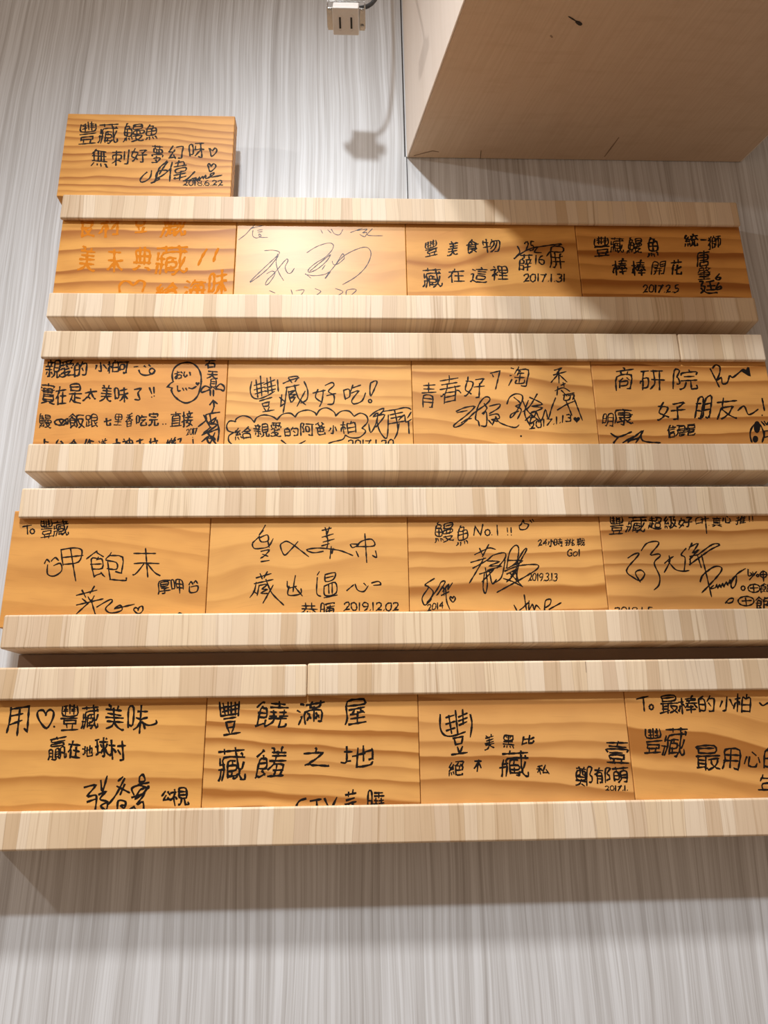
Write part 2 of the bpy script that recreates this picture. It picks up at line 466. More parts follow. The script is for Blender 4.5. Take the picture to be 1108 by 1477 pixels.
# ------------------------------------------------------------------ plaques with hand-written inscriptions
# pen strokes of each character as x, y pairs on an 88 by 88 grid
GLYPH = {
    '!': [[25, 88, 22, 0]],
    '.': [[0, 0, 88, 88]],
    '0': [[45, 88, 61, 86, 74, 80, 84, 68, 88, 57, 88, 31, 84, 20, 74, 8, 59, 1, 50, 0, 31, 1, 16, 8, 5, 20, 0, 37, 2, 61, 11, 76, 29, 86, 45, 88]],
    '1': [[22, 88, 22, 0]],
    '2': [[0, 73, 5, 81, 10, 84, 30, 88, 46, 88, 58, 86, 68, 81, 76, 70, 76, 62, 70, 48, 53, 32, 33, 19, 27, 6], [88, 5, 25, 6, 2, 0]],
    '3': [[16, 86, 35, 88, 59, 87, 68, 85, 80, 79, 84, 73, 82, 60, 63, 45], [45, 46, 65, 45, 65, 43, 84, 34, 88, 20, 80, 8, 61, 1, 29, 0, 10, 3, 0, 12]],
    '4': [[78, 88, 69, 74, 71, 0], [88, 32, 7, 32, 0, 30], [69, 73, 47, 67, 14, 43, 8, 32]],
    '5': [[81, 88, 25, 88, 25, 50, 59, 48, 70, 45, 84, 38, 88, 31, 86, 14, 70, 4, 54, 0, 14, 2, 5, 6, 0, 12]],
    '6': [[59, 88, 34, 78, 11, 60, 6, 43, 0, 40, 0, 20, 8, 9, 23, 2, 36, 0, 61, 1, 80, 9, 88, 26, 84, 34, 77, 40, 65, 45, 48, 47, 6, 43]],
    '7': [[88, 88, 69, 81, 0, 81], [14, 0, 63, 67, 68, 81]],
    '8': [[25, 44, 66, 44, 83, 34, 88, 19, 84, 12, 74, 4, 54, 0, 36, 0, 16, 4, 7, 9, 0, 22, 4, 32, 25, 44], [25, 44, 23, 48, 9, 56, 5, 72, 9, 78, 20, 84, 43, 88, 61, 87, 72, 84, 83, 76, 83, 59, 65, 44]],
    '9': [[34, 0, 62, 15, 79, 32, 81, 42, 88, 51, 86, 71, 81, 78, 58, 88, 28, 88, 6, 78, 0, 65, 4, 55, 13, 48, 30, 42, 82, 45]],
    'G': [[88, 74, 87, 78, 81, 83, 68, 87, 47, 88, 25, 83, 7, 68, 0, 54, 0, 34, 10, 15, 23, 5, 40, 0, 65, 0, 81, 4, 84, 7, 84, 36, 62, 37]],
    'o': [[35, 88, 53, 88, 69, 83, 78, 74, 86, 60, 88, 45, 86, 28, 83, 21, 73, 9, 59, 1, 36, 0, 21, 4, 9, 15, 1, 32, 0, 50, 4, 66, 16, 80, 35, 88]],
    'い': [[0, 88, 3, 36, 5, 24, 11, 8, 19, 0, 30, 1, 40, 18, 40, 35], [68, 85, 71, 83, 79, 63, 85, 43, 88, 23]],
    'お': [[25, 88, 24, 4, 19, 0, 11, 2, 7, 4, 0, 13, 2, 22, 9, 29, 16, 34, 25, 35], [68, 75, 82, 66, 88, 61], [49, 71, 38, 68, 25, 68], [0, 69, 2, 66, 25, 66], [45, 3, 47, 1, 58, 1, 73, 9, 79, 22, 77, 33, 73, 38, 64, 43, 42, 43, 25, 40]],
    '一': [[0, 0, 88, 0]],
    '七': [[29, 88, 29, 8, 31, 4, 37, 0, 76, 1, 80, 5, 81, 11, 81, 19, 79, 23], [88, 66, 83, 61, 29, 53], [0, 47, 29, 51]],
    '不': [[0, 88, 86, 88], [56, 59, 68, 52, 88, 35], [0, 33, 20, 46, 35, 62, 43, 65], [44, 0, 43, 69, 48, 79, 49, 87]],
    '之': [[39, 88, 45, 80, 43, 68], [0, 68, 72, 68, 70, 59, 46, 35, 26, 20, 18, 16, 16, 12, 8, 12, 2, 9], [88, 3, 86, 1, 75, 0, 42, 0, 27, 3, 18, 8, 16, 12]],
    '作': [[23, 88, 15, 73, 13, 64, 14, 1], [48, 88, 44, 73, 40, 70, 31, 54], [88, 72, 44, 73], [85, 49, 55, 49], [0, 47, 1, 51, 7, 58, 13, 60], [86, 25, 55, 25], [55, 0, 55, 72]],
    '信': [[25, 88, 20, 85, 13, 71, 11, 61, 13, 58, 13, 0], [55, 85, 57, 80], [28, 71, 88, 71], [35, 56, 80, 56], [0, 49, 6, 58, 11, 60], [35, 42, 79, 42], [34, 1, 34, 28, 80, 28, 81, 1], [34, 5, 81, 5]],
    '偉': [[55, 88, 51, 85, 51, 79], [21, 86, 21, 81, 13, 68, 11, 60, 12, 1], [35, 78, 75, 78, 76, 64], [27, 64, 86, 64], [0, 48, 5, 54, 11, 57], [29, 27, 84, 27], [33, 18, 33, 12, 88, 12], [60, 0, 60, 38], [49, 78, 47, 64], [60, 38, 78, 38, 79, 52, 36, 52, 37, 38, 60, 38]],
    '公': [[32, 88, 27, 86, 16, 65, 0, 48], [63, 85, 70, 73, 88, 52], [42, 52, 38, 44, 16, 15, 14, 6], [64, 31, 74, 19, 76, 10], [9, 5, 79, 10, 82, 9, 87, 0]],
    '典': [[55, 88, 55, 24], [33, 87, 33, 24], [0, 24, 88, 24], [31, 13, 28, 13, 22, 8, 7, 0, 2, 1], [60, 13, 73, 8, 82, 1, 88, 1], [11, 50, 79, 50], [11, 50, 11, 75, 79, 75, 79, 24], [11, 50, 11, 24]],
    '刺': [[24, 88, 24, 1], [88, 85, 87, 3, 86, 1, 81, 0, 73, 0, 69, 2], [0, 76, 49, 76], [63, 76, 63, 27], [35, 39, 37, 37, 46, 38, 46, 59, 3, 59, 3, 37], [47, 17, 34, 26, 24, 28], [0, 10, 11, 20, 17, 29, 23, 31]],
    '占': [[37, 88, 37, 40], [88, 68, 37, 68], [78, 1, 78, 40, 0, 40, 0, 0], [0, 6, 78, 6]],
    '厚': [[86, 88, 10, 88, 7, 25, 0, 3], [25, 37, 76, 37], [16, 19, 88, 19], [33, 2, 36, 0, 51, 1, 52, 24, 54, 27, 65, 31, 67, 36], [25, 62, 76, 62], [25, 62, 26, 75, 76, 75, 75, 49, 27, 49, 25, 51, 25, 62]],
    '去': [[44, 88, 44, 44], [9, 72, 79, 72], [0, 43, 88, 43], [63, 27, 71, 17, 74, 8, 77, 7, 81, 0], [34, 43, 32, 33, 16, 13, 13, 3, 74, 8]],
    '友': [[28, 88, 27, 71], [0, 71, 85, 71], [1, 6, 12, 20, 21, 42, 25, 45, 27, 49, 70, 49, 70, 43, 66, 33, 52, 15], [88, 2, 82, 0, 56, 11, 40, 24, 30, 37, 28, 43, 25, 45], [19, 0, 36, 6, 49, 15], [26, 71, 24, 57, 25, 47]],
    '口': [[88, 1, 88, 88, 0, 88, 0, 0], [0, 10, 88, 10]],
    '可': [[0, 88, 88, 88], [11, 20, 11, 63, 47, 63, 47, 28, 11, 28], [50, 4, 54, 0, 66, 0, 71, 1, 74, 4, 74, 88]],
    '台': [[32, 88, 23, 77, 7, 63, 5, 55], [61, 77, 74, 66, 77, 59, 83, 57, 88, 51], [0, 55, 72, 57, 77, 59], [77, 1, 76, 36, 7, 36, 7, 0], [7, 6, 77, 6]],
    '右': [[38, 88, 35, 70], [1, 69, 88, 69], [0, 24, 3, 25, 15, 39, 19, 41, 79, 41, 80, 1], [23, 0, 23, 41], [31, 69, 21, 41], [23, 6, 80, 6]],
    '吃': [[48, 88, 44, 73, 41, 70, 35, 60], [86, 72, 44, 73], [80, 51, 73, 49, 44, 50], [86, 18, 88, 14, 87, 7, 85, 2, 80, 0, 45, 0, 37, 5, 36, 8, 40, 16, 58, 34, 69, 43, 71, 49], [0, 17, 0, 79, 22, 78, 22, 26, 0, 25]],
    '合': [[47, 88, 46, 82, 42, 81, 29, 68, 19, 62, 18, 59, 5, 54, 0, 55], [88, 55, 85, 55, 71, 62, 46, 82], [74, 1, 73, 34, 16, 34, 16, 0], [73, 61, 68, 55, 20, 55, 18, 59], [16, 6, 74, 6]],
    '呀': [[35, 88, 85, 88], [39, 75, 37, 55, 37, 51, 67, 51, 73, 47, 73, 3, 66, 0, 58, 0, 53, 3], [88, 51, 73, 51, 71, 49], [0, 19, 0, 83, 22, 83, 22, 27, 0, 27], [29, 11, 52, 28, 63, 39, 68, 49], [73, 88, 73, 51]],
    '味': [[60, 88, 60, 0], [38, 71, 84, 71], [34, 46, 60, 45], [88, 46, 64, 46, 61, 43], [0, 18, 0, 79, 22, 79, 22, 25, 0, 25], [81, 14, 68, 34, 61, 39], [29, 8, 41, 18, 52, 34, 60, 37]],
    '呷': [[37, 29, 38, 88, 88, 87, 88, 29], [0, 19, 0, 83, 20, 83, 20, 27, 0, 27], [62, 0, 62, 88], [37, 61, 88, 61], [37, 34, 88, 34]],
    '唐': [[49, 88, 51, 85, 50, 22], [88, 79, 51, 79], [25, 65, 78, 65, 79, 37, 24, 36], [17, 50, 88, 50], [0, 2, 7, 32, 7, 78, 50, 78], [24, 0, 25, 21, 50, 22, 79, 21, 80, 0], [24, 3, 80, 3]],
    '商': [[41, 88, 43, 88, 46, 82, 46, 77], [0, 77, 88, 77], [63, 68, 59, 56], [32, 63, 29, 63, 26, 67, 27, 77], [34, 47, 23, 39, 22, 36, 19, 35], [58, 45, 71, 36], [27, 9, 27, 31, 22, 36], [7, 1, 8, 56, 81, 56, 82, 4, 80, 1, 67, 0], [27, 31, 61, 30, 60, 13, 27, 13]],
    '在': [[36, 88, 33, 73], [2, 72, 88, 72], [59, 59, 59, 2], [36, 39, 83, 39], [0, 33, 8, 40, 15, 42, 16, 50, 23, 59, 28, 72], [31, 2, 88, 2], [15, 0, 15, 42]],
    '地': [[61, 88, 61, 22], [14, 86, 14, 23, 2, 17], [40, 78, 41, 4, 45, 1, 55, 0, 82, 1, 86, 5, 88, 13], [0, 63, 25, 63], [30, 46, 40, 48], [27, 28, 14, 24], [74, 26, 81, 27, 82, 31, 83, 66, 78, 67, 70, 63, 62, 62], [61, 57, 41, 53]],
    '壹': [[44, 88, 44, 69], [1, 82, 86, 82], [8, 68, 80, 68], [3, 46, 4, 57, 83, 57, 84, 46], [16, 44, 71, 44], [0, 0, 88, 0], [26, 17, 70, 17, 72, 19, 72, 30, 71, 32, 15, 32, 14, 19, 16, 17, 26, 17], [26, 17, 26, 9, 29, 1], [62, 17, 60, 1]],
    '夢': [[26, 88, 26, 77], [63, 88, 63, 77], [0, 81, 88, 81], [2, 30, 3, 40, 86, 40, 87, 30], [13, 22, 16, 22, 31, 28, 66, 27, 66, 23, 55, 14, 44, 8, 39, 8, 36, 6, 8, 0, 2, 2], [26, 19, 36, 12, 37, 7], [34, 67, 79, 67, 80, 51, 13, 51, 11, 52, 12, 67, 34, 67], [34, 67, 34, 51], [57, 67, 57, 51], [36, 40, 35, 28]],
    '大': [[46, 88, 44, 68, 45, 54, 42, 51, 40, 42, 33, 27, 27, 18, 16, 7, 5, 0, 0, 1], [3, 58, 44, 57], [88, 58, 49, 58, 45, 55], [88, 1, 81, 4, 68, 15, 59, 29, 49, 52, 45, 54]],
    '天': [[4, 88, 80, 88], [0, 52, 41, 52], [84, 52, 44, 52, 42, 49], [88, 1, 82, 0, 66, 11, 54, 25, 45, 44, 42, 47, 42, 88], [0, 0, 18, 11, 28, 21, 33, 29, 38, 43, 42, 47]],
    '太': [[44, 88, 44, 56, 41, 53, 31, 20, 27, 19, 21, 12, 7, 1, 0, 1], [3, 60, 43, 60], [87, 60, 48, 60, 44, 57], [49, 2, 45, 8, 33, 18, 34, 21, 33, 22], [88, 1, 86, 0, 81, 3, 65, 19, 53, 40, 49, 53, 44, 56]],
    '好': [[13, 88, 11, 67], [45, 80, 79, 80, 77, 73, 69, 62, 66, 61, 64, 56, 64, 3, 62, 0, 50, 0], [0, 67, 32, 66, 28, 42, 20, 25, 20, 21, 6, 5, 0, 2], [41, 44, 88, 44], [32, 12, 26, 19, 20, 21], [9, 67, 4, 35, 20, 25]],
    '完': [[42, 88, 45, 77], [4, 62, 4, 77, 45, 77, 83, 77, 83, 62], [19, 58, 68, 58], [2, 38, 86, 38], [88, 12, 84, 2, 58, 2, 55, 9, 55, 38], [0, 1, 4, 0, 10, 2, 17, 6, 24, 12, 29, 25, 30, 38]],
    '實': [[40, 88, 42, 88, 44, 79], [4, 69, 5, 79, 82, 79, 83, 69], [0, 59, 70, 59], [88, 59, 70, 60], [34, 7, 9, 0, 3, 1], [53, 7, 58, 7, 80, 0, 84, 1], [44, 67, 20, 68, 18, 66, 18, 59], [44, 67, 44, 59], [44, 67, 70, 67, 70, 51, 68, 50, 17, 50, 17, 59], [44, 58, 44, 50], [14, 32, 73, 32], [14, 32, 14, 38, 16, 40, 71, 40, 73, 39, 73, 14, 15, 13, 14, 32], [14, 22, 73, 22], [31, 13, 31, 7], [56, 13, 56, 7]],
    '小': [[43, 88, 42, 3, 35, 0, 25, 0, 20, 3], [67, 65, 70, 64, 75, 55, 88, 24], [14, 63, 11, 48, 0, 26]],
    '屋': [[18, 55, 84, 55], [21, 36, 51, 35, 53, 37, 70, 37, 72, 39, 77, 37, 82, 32], [23, 20, 79, 20], [14, 1, 88, 1], [0, 0, 8, 25, 11, 88, 79, 88, 81, 86, 81, 70, 10, 69], [66, 55, 66, 47, 70, 44, 72, 39], [39, 54, 37, 48, 32, 43, 30, 36], [51, 35, 51, 1]],
    '屏': [[75, 61, 71, 59, 67, 46, 67, 0], [32, 60, 35, 57, 34, 46], [22, 46, 67, 46], [84, 46, 68, 47], [18, 25, 88, 25], [0, 1, 8, 25, 11, 88, 80, 88, 81, 69, 10, 69], [17, 1, 21, 0, 25, 2, 33, 10, 36, 17, 36, 24], [38, 46, 38, 25]],
    '年': [[22, 88, 20, 77, 14, 73, 9, 62], [82, 76, 20, 77], [80, 52, 17, 52, 17, 24], [0, 24, 88, 24], [49, 0, 49, 76]],
    '幻': [[19, 88, 9, 66, 2, 56, 1, 49, 27, 49, 31, 53, 35, 61], [45, 79, 88, 78, 87, 40, 83, 7, 78, 1, 62, 0], [34, 28, 38, 13, 40, 13, 44, 2], [0, 8, 38, 13], [26, 49, 21, 36, 6, 17, 4, 9]],
    '康': [[41, 88, 47, 85, 49, 79, 49, 4, 45, 0, 33, 1], [86, 77, 8, 77, 7, 32, 0, 4], [22, 62, 77, 62, 77, 38, 21, 37], [87, 50, 77, 50], [17, 50, 77, 50], [21, 29, 32, 23, 33, 15], [79, 28, 65, 18], [15, 8, 42, 18, 49, 18], [88, 7, 85, 6, 79, 7, 67, 14, 65, 18, 62, 18, 55, 24, 50, 26]],
    '廷': [[79, 88, 59, 83, 37, 82], [0, 83, 20, 82, 19, 75, 9, 60, 7, 51], [39, 53, 81, 53], [2, 50, 22, 51, 23, 46, 19, 27, 16, 20, 13, 18, 13, 13, 1, 0], [2, 36, 7, 24, 13, 18], [34, 22, 83, 22], [88, 4, 82, 0, 44, 1, 27, 5, 13, 13], [59, 83, 59, 22]],
    '心': [[32, 88, 55, 69], [25, 60, 25, 7, 28, 2, 40, 0, 62, 1, 68, 8, 69, 20], [11, 56, 7, 52, 0, 18], [76, 55, 88, 21]],
    '恭': [[26, 88, 26, 54], [61, 88, 61, 54], [9, 75, 80, 75], [2, 54, 87, 54], [37, 38, 37, 3, 35, 0, 23, 1], [66, 32, 74, 20, 78, 12], [88, 31, 83, 32, 73, 39, 66, 46, 64, 54], [0, 30, 3, 30, 13, 37, 22, 46, 24, 54], [20, 28, 10, 12], [52, 28, 57, 12]],
    '愛': [[78, 88, 7, 83], [75, 80, 73, 79, 69, 74, 67, 65], [2, 54, 3, 65, 83, 65, 84, 54], [49, 54, 40, 59, 39, 65], [16, 51, 10, 41, 4, 40], [28, 51, 29, 43, 33, 40, 58, 41, 60, 43, 58, 48], [72, 50, 73, 50, 81, 41], [4, 16, 16, 23, 23, 24, 25, 27, 30, 29, 33, 27, 64, 27, 64, 24, 59, 18, 53, 15, 49, 9, 39, 9, 36, 7, 15, 1, 0, 1], [88, 2, 85, 0, 70, 2, 51, 7, 49, 9], [40, 84, 40, 80, 44, 74, 43, 65], [17, 83, 21, 65], [34, 40, 31, 29], [23, 24, 30, 17, 35, 15, 39, 9]],
    '戰': [[61, 88, 62, 61, 66, 30, 69, 26, 69, 17, 73, 6, 78, 1, 82, 0, 84, 1, 87, 6, 88, 16, 86, 19], [78, 85, 83, 75], [86, 62, 63, 60], [52, 58, 63, 59], [82, 48, 75, 30, 69, 26], [0, 16, 45, 16], [47, 2, 48, 1, 54, 5, 64, 16, 69, 17], [23, 0, 23, 59], [23, 59, 44, 59, 43, 29, 5, 30, 5, 60, 23, 59], [5, 44, 44, 44], [4, 87, 17, 87, 19, 85, 19, 72, 4, 71, 4, 87], [30, 87, 43, 87, 44, 85, 44, 72, 30, 71, 30, 87]],
    '拉': [[57, 88, 60, 79, 62, 79], [13, 87, 13, 7, 11, 0, 3, 0], [37, 69, 85, 69], [0, 67, 24, 67], [77, 55, 76, 43, 68, 12, 68, 4], [44, 54, 51, 17], [26, 41, 13, 39], [0, 34, 13, 36], [33, 4, 88, 4]],
    '挑': [[13, 88, 13, 4, 10, 0, 4, 0], [47, 88, 47, 31, 41, 13, 31, 3, 27, 2], [65, 88, 66, 3, 68, 1, 84, 1, 88, 11, 85, 17], [30, 75, 32, 75, 39, 59, 47, 58], [83, 75, 76, 59], [0, 68, 23, 68], [24, 43, 13, 41], [0, 34, 12, 38], [86, 28, 73, 42, 65, 43], [28, 27, 41, 37, 46, 38]],
    '接': [[12, 88, 12, 4, 10, 1, 5, 0], [57, 88, 60, 78], [36, 77, 83, 77], [43, 70, 44, 70, 48, 62, 51, 61], [73, 69, 67, 54], [1, 67, 22, 67], [31, 54, 86, 54], [58, 48, 53, 45, 51, 35], [23, 41, 12, 39], [30, 35, 88, 35], [0, 34, 12, 36], [36, 19, 42, 21, 59, 11, 65, 11, 83, 1], [32, 0, 48, 4, 55, 7, 59, 11], [45, 34, 42, 21], [75, 34, 73, 25, 65, 11]],
    '推': [[47, 88, 40, 66, 41, 0], [14, 87, 14, 4, 12, 1, 7, 0, 0, 3], [65, 86, 68, 80, 67, 69], [85, 69, 42, 69], [0, 67, 25, 67], [84, 49, 41, 49], [0, 34, 14, 37], [84, 28, 41, 28], [88, 7, 41, 7], [66, 68, 66, 7], [40, 62, 34, 59, 29, 52, 26, 41, 15, 39]],
    '明': [[0, 19, 0, 85, 29, 85, 29, 28, 0, 28], [66, 3, 72, 0, 81, 0, 88, 3, 88, 87, 48, 88, 47, 35, 45, 26, 35, 6, 30, 1, 23, 1], [47, 62, 88, 62], [0, 58, 29, 58], [47, 35, 88, 34]],
    '春': [[43, 88, 43, 80], [6, 80, 81, 80], [10, 66, 78, 66], [0, 52, 88, 52], [88, 28, 86, 27, 78, 33, 69, 35], [2, 27, 6, 28, 11, 33, 19, 35, 26, 51], [69, 1, 69, 37, 64, 51], [20, 0, 19, 35], [40, 79, 39, 66], [34, 65, 32, 52], [21, 37, 69, 36], [20, 20, 69, 20], [20, 4, 69, 4]],
    '是': [[0, 43, 88, 43], [19, 31, 17, 18, 13, 17, 6, 4], [81, 23, 45, 23], [88, 0, 52, 0, 36, 3, 17, 18], [12, 73, 76, 73], [12, 73, 13, 88, 76, 88, 75, 58, 14, 58, 12, 60, 12, 73], [45, 42, 45, 2]],
    '時': [[60, 88, 60, 55], [38, 76, 83, 76], [34, 55, 88, 55], [35, 37, 87, 37], [43, 25, 51, 13], [0, 12, 0, 81, 23, 81, 23, 20, 0, 20], [60, 0, 73, 0, 74, 3, 74, 55], [0, 51, 23, 51]],
    '暉': [[32, 80, 33, 88, 83, 88, 84, 80], [58, 77, 58, 0], [35, 69, 83, 69], [0, 15, 0, 83, 21, 83, 21, 22, 0, 22], [31, 14, 88, 14], [0, 53, 21, 53], [37, 42, 82, 42], [37, 42, 38, 56, 82, 55, 81, 28, 39, 28, 37, 30, 37, 42]],
    '曉': [[57, 88, 57, 66], [36, 81, 80, 81], [31, 66, 86, 66], [41, 59, 41, 39], [75, 58, 75, 39], [33, 51, 51, 51], [64, 51, 85, 51], [53, 40, 32, 37], [61, 38, 88, 38], [30, 27, 87, 27], [0, 13, 0, 81, 20, 81, 20, 21, 0, 21], [87, 12, 88, 5, 85, 1, 69, 1, 67, 3, 67, 27], [23, 2, 27, 0, 40, 7, 45, 15, 47, 27], [0, 51, 20, 51]],
    '最': [[0, 50, 88, 50], [49, 37, 81, 37, 82, 32, 78, 23, 69, 13, 51, 1, 47, 2], [43, 11, 36, 11], [0, 6, 36, 10], [88, 2, 85, 1, 77, 5, 69, 13], [36, 0, 36, 49], [13, 75, 75, 75], [13, 75, 14, 88, 75, 88, 74, 62, 15, 62, 13, 64, 13, 75], [10, 49, 10, 8], [10, 37, 36, 37], [54, 37, 54, 31, 56, 25, 67, 13], [10, 22, 36, 22]],
    '朋': [[68, 5, 75, 0, 85, 1, 87, 3, 88, 87, 56, 88, 56, 34, 54, 17, 48, 3], [22, 4, 26, 1, 35, 2, 36, 4, 36, 88, 9, 88, 8, 27, 0, 2], [9, 63, 36, 63], [56, 63, 88, 63], [9, 38, 36, 37], [56, 37, 88, 37]],
    '未': [[45, 88, 45, 0], [11, 72, 80, 72], [4, 45, 41, 45, 43, 43, 48, 43, 51, 45, 88, 45], [0, 8, 4, 8, 16, 15, 43, 43], [88, 8, 69, 20, 48, 43]],
    '材': [[77, 88, 77, 4, 75, 1, 70, 0, 61, 1], [20, 87, 20, 66], [3, 66, 34, 66], [45, 66, 73, 66, 76, 64], [88, 66, 77, 66], [36, 33, 36, 40, 31, 47, 26, 52, 19, 54], [53, 29, 69, 53, 76, 56], [0, 18, 0, 23, 6, 31, 12, 47, 19, 52, 19, 66], [20, 0, 20, 48, 18, 50]],
    '村': [[19, 88, 19, 0], [77, 86, 77, 7, 75, 0, 61, 0], [45, 66, 88, 66], [2, 65, 35, 65], [49, 47, 59, 28], [35, 34, 26, 45, 19, 47], [0, 17, 0, 22, 6, 30, 12, 46, 18, 48]],
    '柏': [[15, 88, 15, 55, 13, 48, 15, 46, 15, 0], [65, 87, 62, 70], [1, 67, 28, 67], [28, 37, 29, 42, 24, 51, 15, 55], [0, 20, 0, 25, 8, 44, 13, 47], [43, 1, 43, 69, 62, 70, 88, 69, 88, 1], [43, 37, 88, 37], [43, 6, 88, 6]],
    '棒': [[65, 88, 61, 85, 57, 65], [14, 85, 14, 1], [35, 77, 59, 77], [85, 77, 60, 78], [39, 64, 81, 64], [3, 63, 25, 63], [33, 51, 86, 51], [59, 40, 59, 0], [26, 37, 26, 43, 22, 49, 14, 52], [72, 31, 45, 31, 41, 36], [32, 30, 41, 36, 46, 44, 47, 50], [88, 30, 76, 42, 73, 51], [0, 18, 0, 23, 4, 29, 8, 42, 13, 44], [37, 16, 80, 16], [55, 64, 53, 51]],
    '樂': [[77, 88, 73, 86, 65, 65, 77, 64, 80, 66, 82, 72], [13, 87, 12, 81, 4, 65], [43, 86, 42, 78], [22, 74, 17, 65, 6, 66], [22, 54, 23, 52, 24, 43], [82, 52, 85, 42], [6, 45, 8, 47, 10, 47, 10, 45, 23, 46], [65, 44, 83, 45], [43, 35, 43, 0], [1, 29, 36, 29, 37, 27, 51, 27, 51, 29, 85, 29], [0, 6, 6, 5, 22, 13, 31, 19, 37, 27], [88, 6, 82, 5, 67, 12, 53, 22, 51, 27], [42, 78, 53, 76, 52, 44, 34, 45, 34, 77, 42, 78], [15, 65, 14, 59, 7, 51, 8, 47], [76, 64, 74, 57, 67, 50, 66, 44], [34, 61, 53, 61]],
    '比': [[47, 88, 47, 8, 49, 3, 54, 0, 79, 1, 84, 11, 84, 22, 81, 27], [1, 86, 0, 2], [80, 65, 58, 50, 48, 48], [29, 55, 1, 55], [88, 25, 84, 22], [33, 14, 28, 10, 1, 3]],
    '海': [[38, 88, 37, 78, 33, 75, 25, 61], [6, 87, 18, 79], [85, 77, 37, 78], [0, 57, 11, 50], [24, 38, 88, 38], [13, 32, 3, 5], [84, 15, 32, 15, 33, 38], [55, 3, 59, 0, 72, 1, 77, 9, 77, 14], [54, 60, 80, 59, 77, 15], [54, 60, 36, 60, 34, 38], [54, 60, 54, 53, 61, 46, 61, 38], [51, 38, 51, 30, 53, 30, 59, 23, 59, 15]],
    '淘': [[38, 88, 34, 75, 30, 73, 21, 59], [6, 87, 17, 82], [46, 67, 42, 65, 40, 56, 36, 55, 33, 49], [0, 58, 9, 55], [70, 55, 40, 56], [27, 39, 74, 39], [15, 31, 4, 6], [33, 27, 33, 14, 70, 14, 70, 27], [61, 2, 64, 0, 81, 0, 85, 6, 87, 18, 88, 74, 34, 75], [51, 55, 51, 14]],
    '滿': [[41, 88, 42, 63, 71, 63, 71, 88], [5, 85, 15, 80, 16, 77], [25, 79, 88, 79], [0, 58, 11, 51], [37, 39, 39, 39, 42, 34, 43, 26, 44, 26, 48, 15], [67, 39, 71, 32, 71, 27, 74, 26, 78, 16], [15, 33, 16, 31, 3, 5], [62, 15, 68, 26, 71, 27], [35, 14, 40, 25, 43, 26], [56, 2, 56, 63], [75, 1, 81, 0, 85, 4, 85, 48, 27, 49, 27, 0]],
    '無': [[19, 88, 13, 73, 7, 71, 3, 67], [81, 77, 16, 78], [4, 52, 81, 52], [0, 27, 84, 27], [72, 17, 75, 16, 84, 1, 88, 0], [10, 15, 2, 0], [53, 13, 57, 2], [31, 12, 32, 3], [33, 77, 33, 27], [51, 77, 51, 27], [70, 77, 70, 27], [13, 73, 14, 27]],
    '爸': [[29, 88, 23, 82, 22, 79, 17, 78, 7, 71, 3, 72], [57, 87, 62, 86, 67, 81, 67, 79, 71, 79, 81, 73], [88, 50, 82, 48, 61, 55, 51, 60, 50, 63], [0, 48, 13, 49, 29, 55, 39, 60, 40, 63], [84, 13, 86, 9, 84, 4, 81, 1, 37, 0, 20, 2, 16, 9, 16, 43, 13, 44, 13, 49], [67, 79, 60, 72, 51, 66, 50, 63, 40, 63, 22, 79], [79, 49, 74, 42, 74, 23, 16, 23], [16, 43, 74, 42], [45, 42, 45, 23]],
    '物': [[21, 88, 21, 0], [51, 88, 49, 72, 46, 70, 37, 53], [7, 81, 7, 70, 4, 65, 2, 51], [31, 67, 6, 67], [34, 41, 22, 39], [0, 32, 21, 36], [39, 25, 54, 47, 60, 62, 61, 71], [43, 3, 46, 3, 52, 9, 62, 24, 73, 52, 77, 71], [66, 2, 79, 2, 83, 9, 87, 38, 88, 71, 49, 72]],
    '獅': [[19, 88, 15, 80, 11, 78], [35, 88, 33, 76], [4, 86, 7, 80, 11, 78, 11, 71, 15, 58, 14, 44, 16, 43, 16, 21, 13, 6, 11, 2, 4, 2], [56, 84, 88, 84], [0, 63, 6, 70, 11, 71], [0, 28, 10, 43, 14, 44], [57, 16, 57, 64, 87, 63, 87, 23, 86, 17, 82, 16], [28, 3, 28, 76, 45, 75, 45, 53, 28, 53], [72, 0, 72, 84], [28, 36, 46, 35, 46, 10, 28, 10]],
    '球': [[60, 88, 60, 58, 62, 46, 62, 40, 60, 38, 60, 3, 57, 0, 46, 0], [74, 87, 80, 83], [1, 81, 24, 81], [35, 71, 88, 71], [39, 56, 45, 44], [84, 56, 75, 43, 69, 38], [2, 51, 22, 51], [26, 20, 13, 17, 10, 15, 0, 12], [35, 15, 54, 33, 60, 34], [88, 10, 76, 20, 70, 32, 69, 38], [13, 81, 13, 17], [62, 40, 69, 38]],
    '用': [[66, 3, 70, 0, 80, 0, 88, 3, 88, 87, 12, 88, 12, 45, 10, 26, 7, 14, 0, 2], [48, 1, 48, 88], [12, 62, 88, 62], [11, 34, 88, 34]],
    '的': [[22, 88, 17, 85, 14, 77, 14, 69], [58, 85, 55, 70, 52, 69, 45, 54], [56, 46, 67, 29], [59, 3, 62, 0, 78, 0, 83, 6, 87, 29, 88, 69, 55, 70], [0, 1, 0, 69, 32, 69, 32, 8, 0, 8], [0, 40, 32, 40]],
    '直': [[43, 88, 43, 81], [4, 80, 84, 80], [0, 0, 88, 0], [41, 80, 39, 65], [39, 65, 73, 64, 73, 0], [39, 65, 15, 64, 15, 0], [15, 49, 73, 49], [15, 33, 73, 33], [15, 18, 73, 18]],
    '真': [[44, 88, 44, 80], [4, 80, 84, 80], [0, 20, 87, 20], [29, 9, 6, 0, 1, 1], [56, 9, 61, 10, 83, 1, 88, 2], [42, 79, 41, 68], [41, 68, 72, 67, 72, 20], [41, 68, 15, 66, 15, 20], [15, 55, 72, 55], [15, 44, 72, 44], [15, 33, 72, 33]],
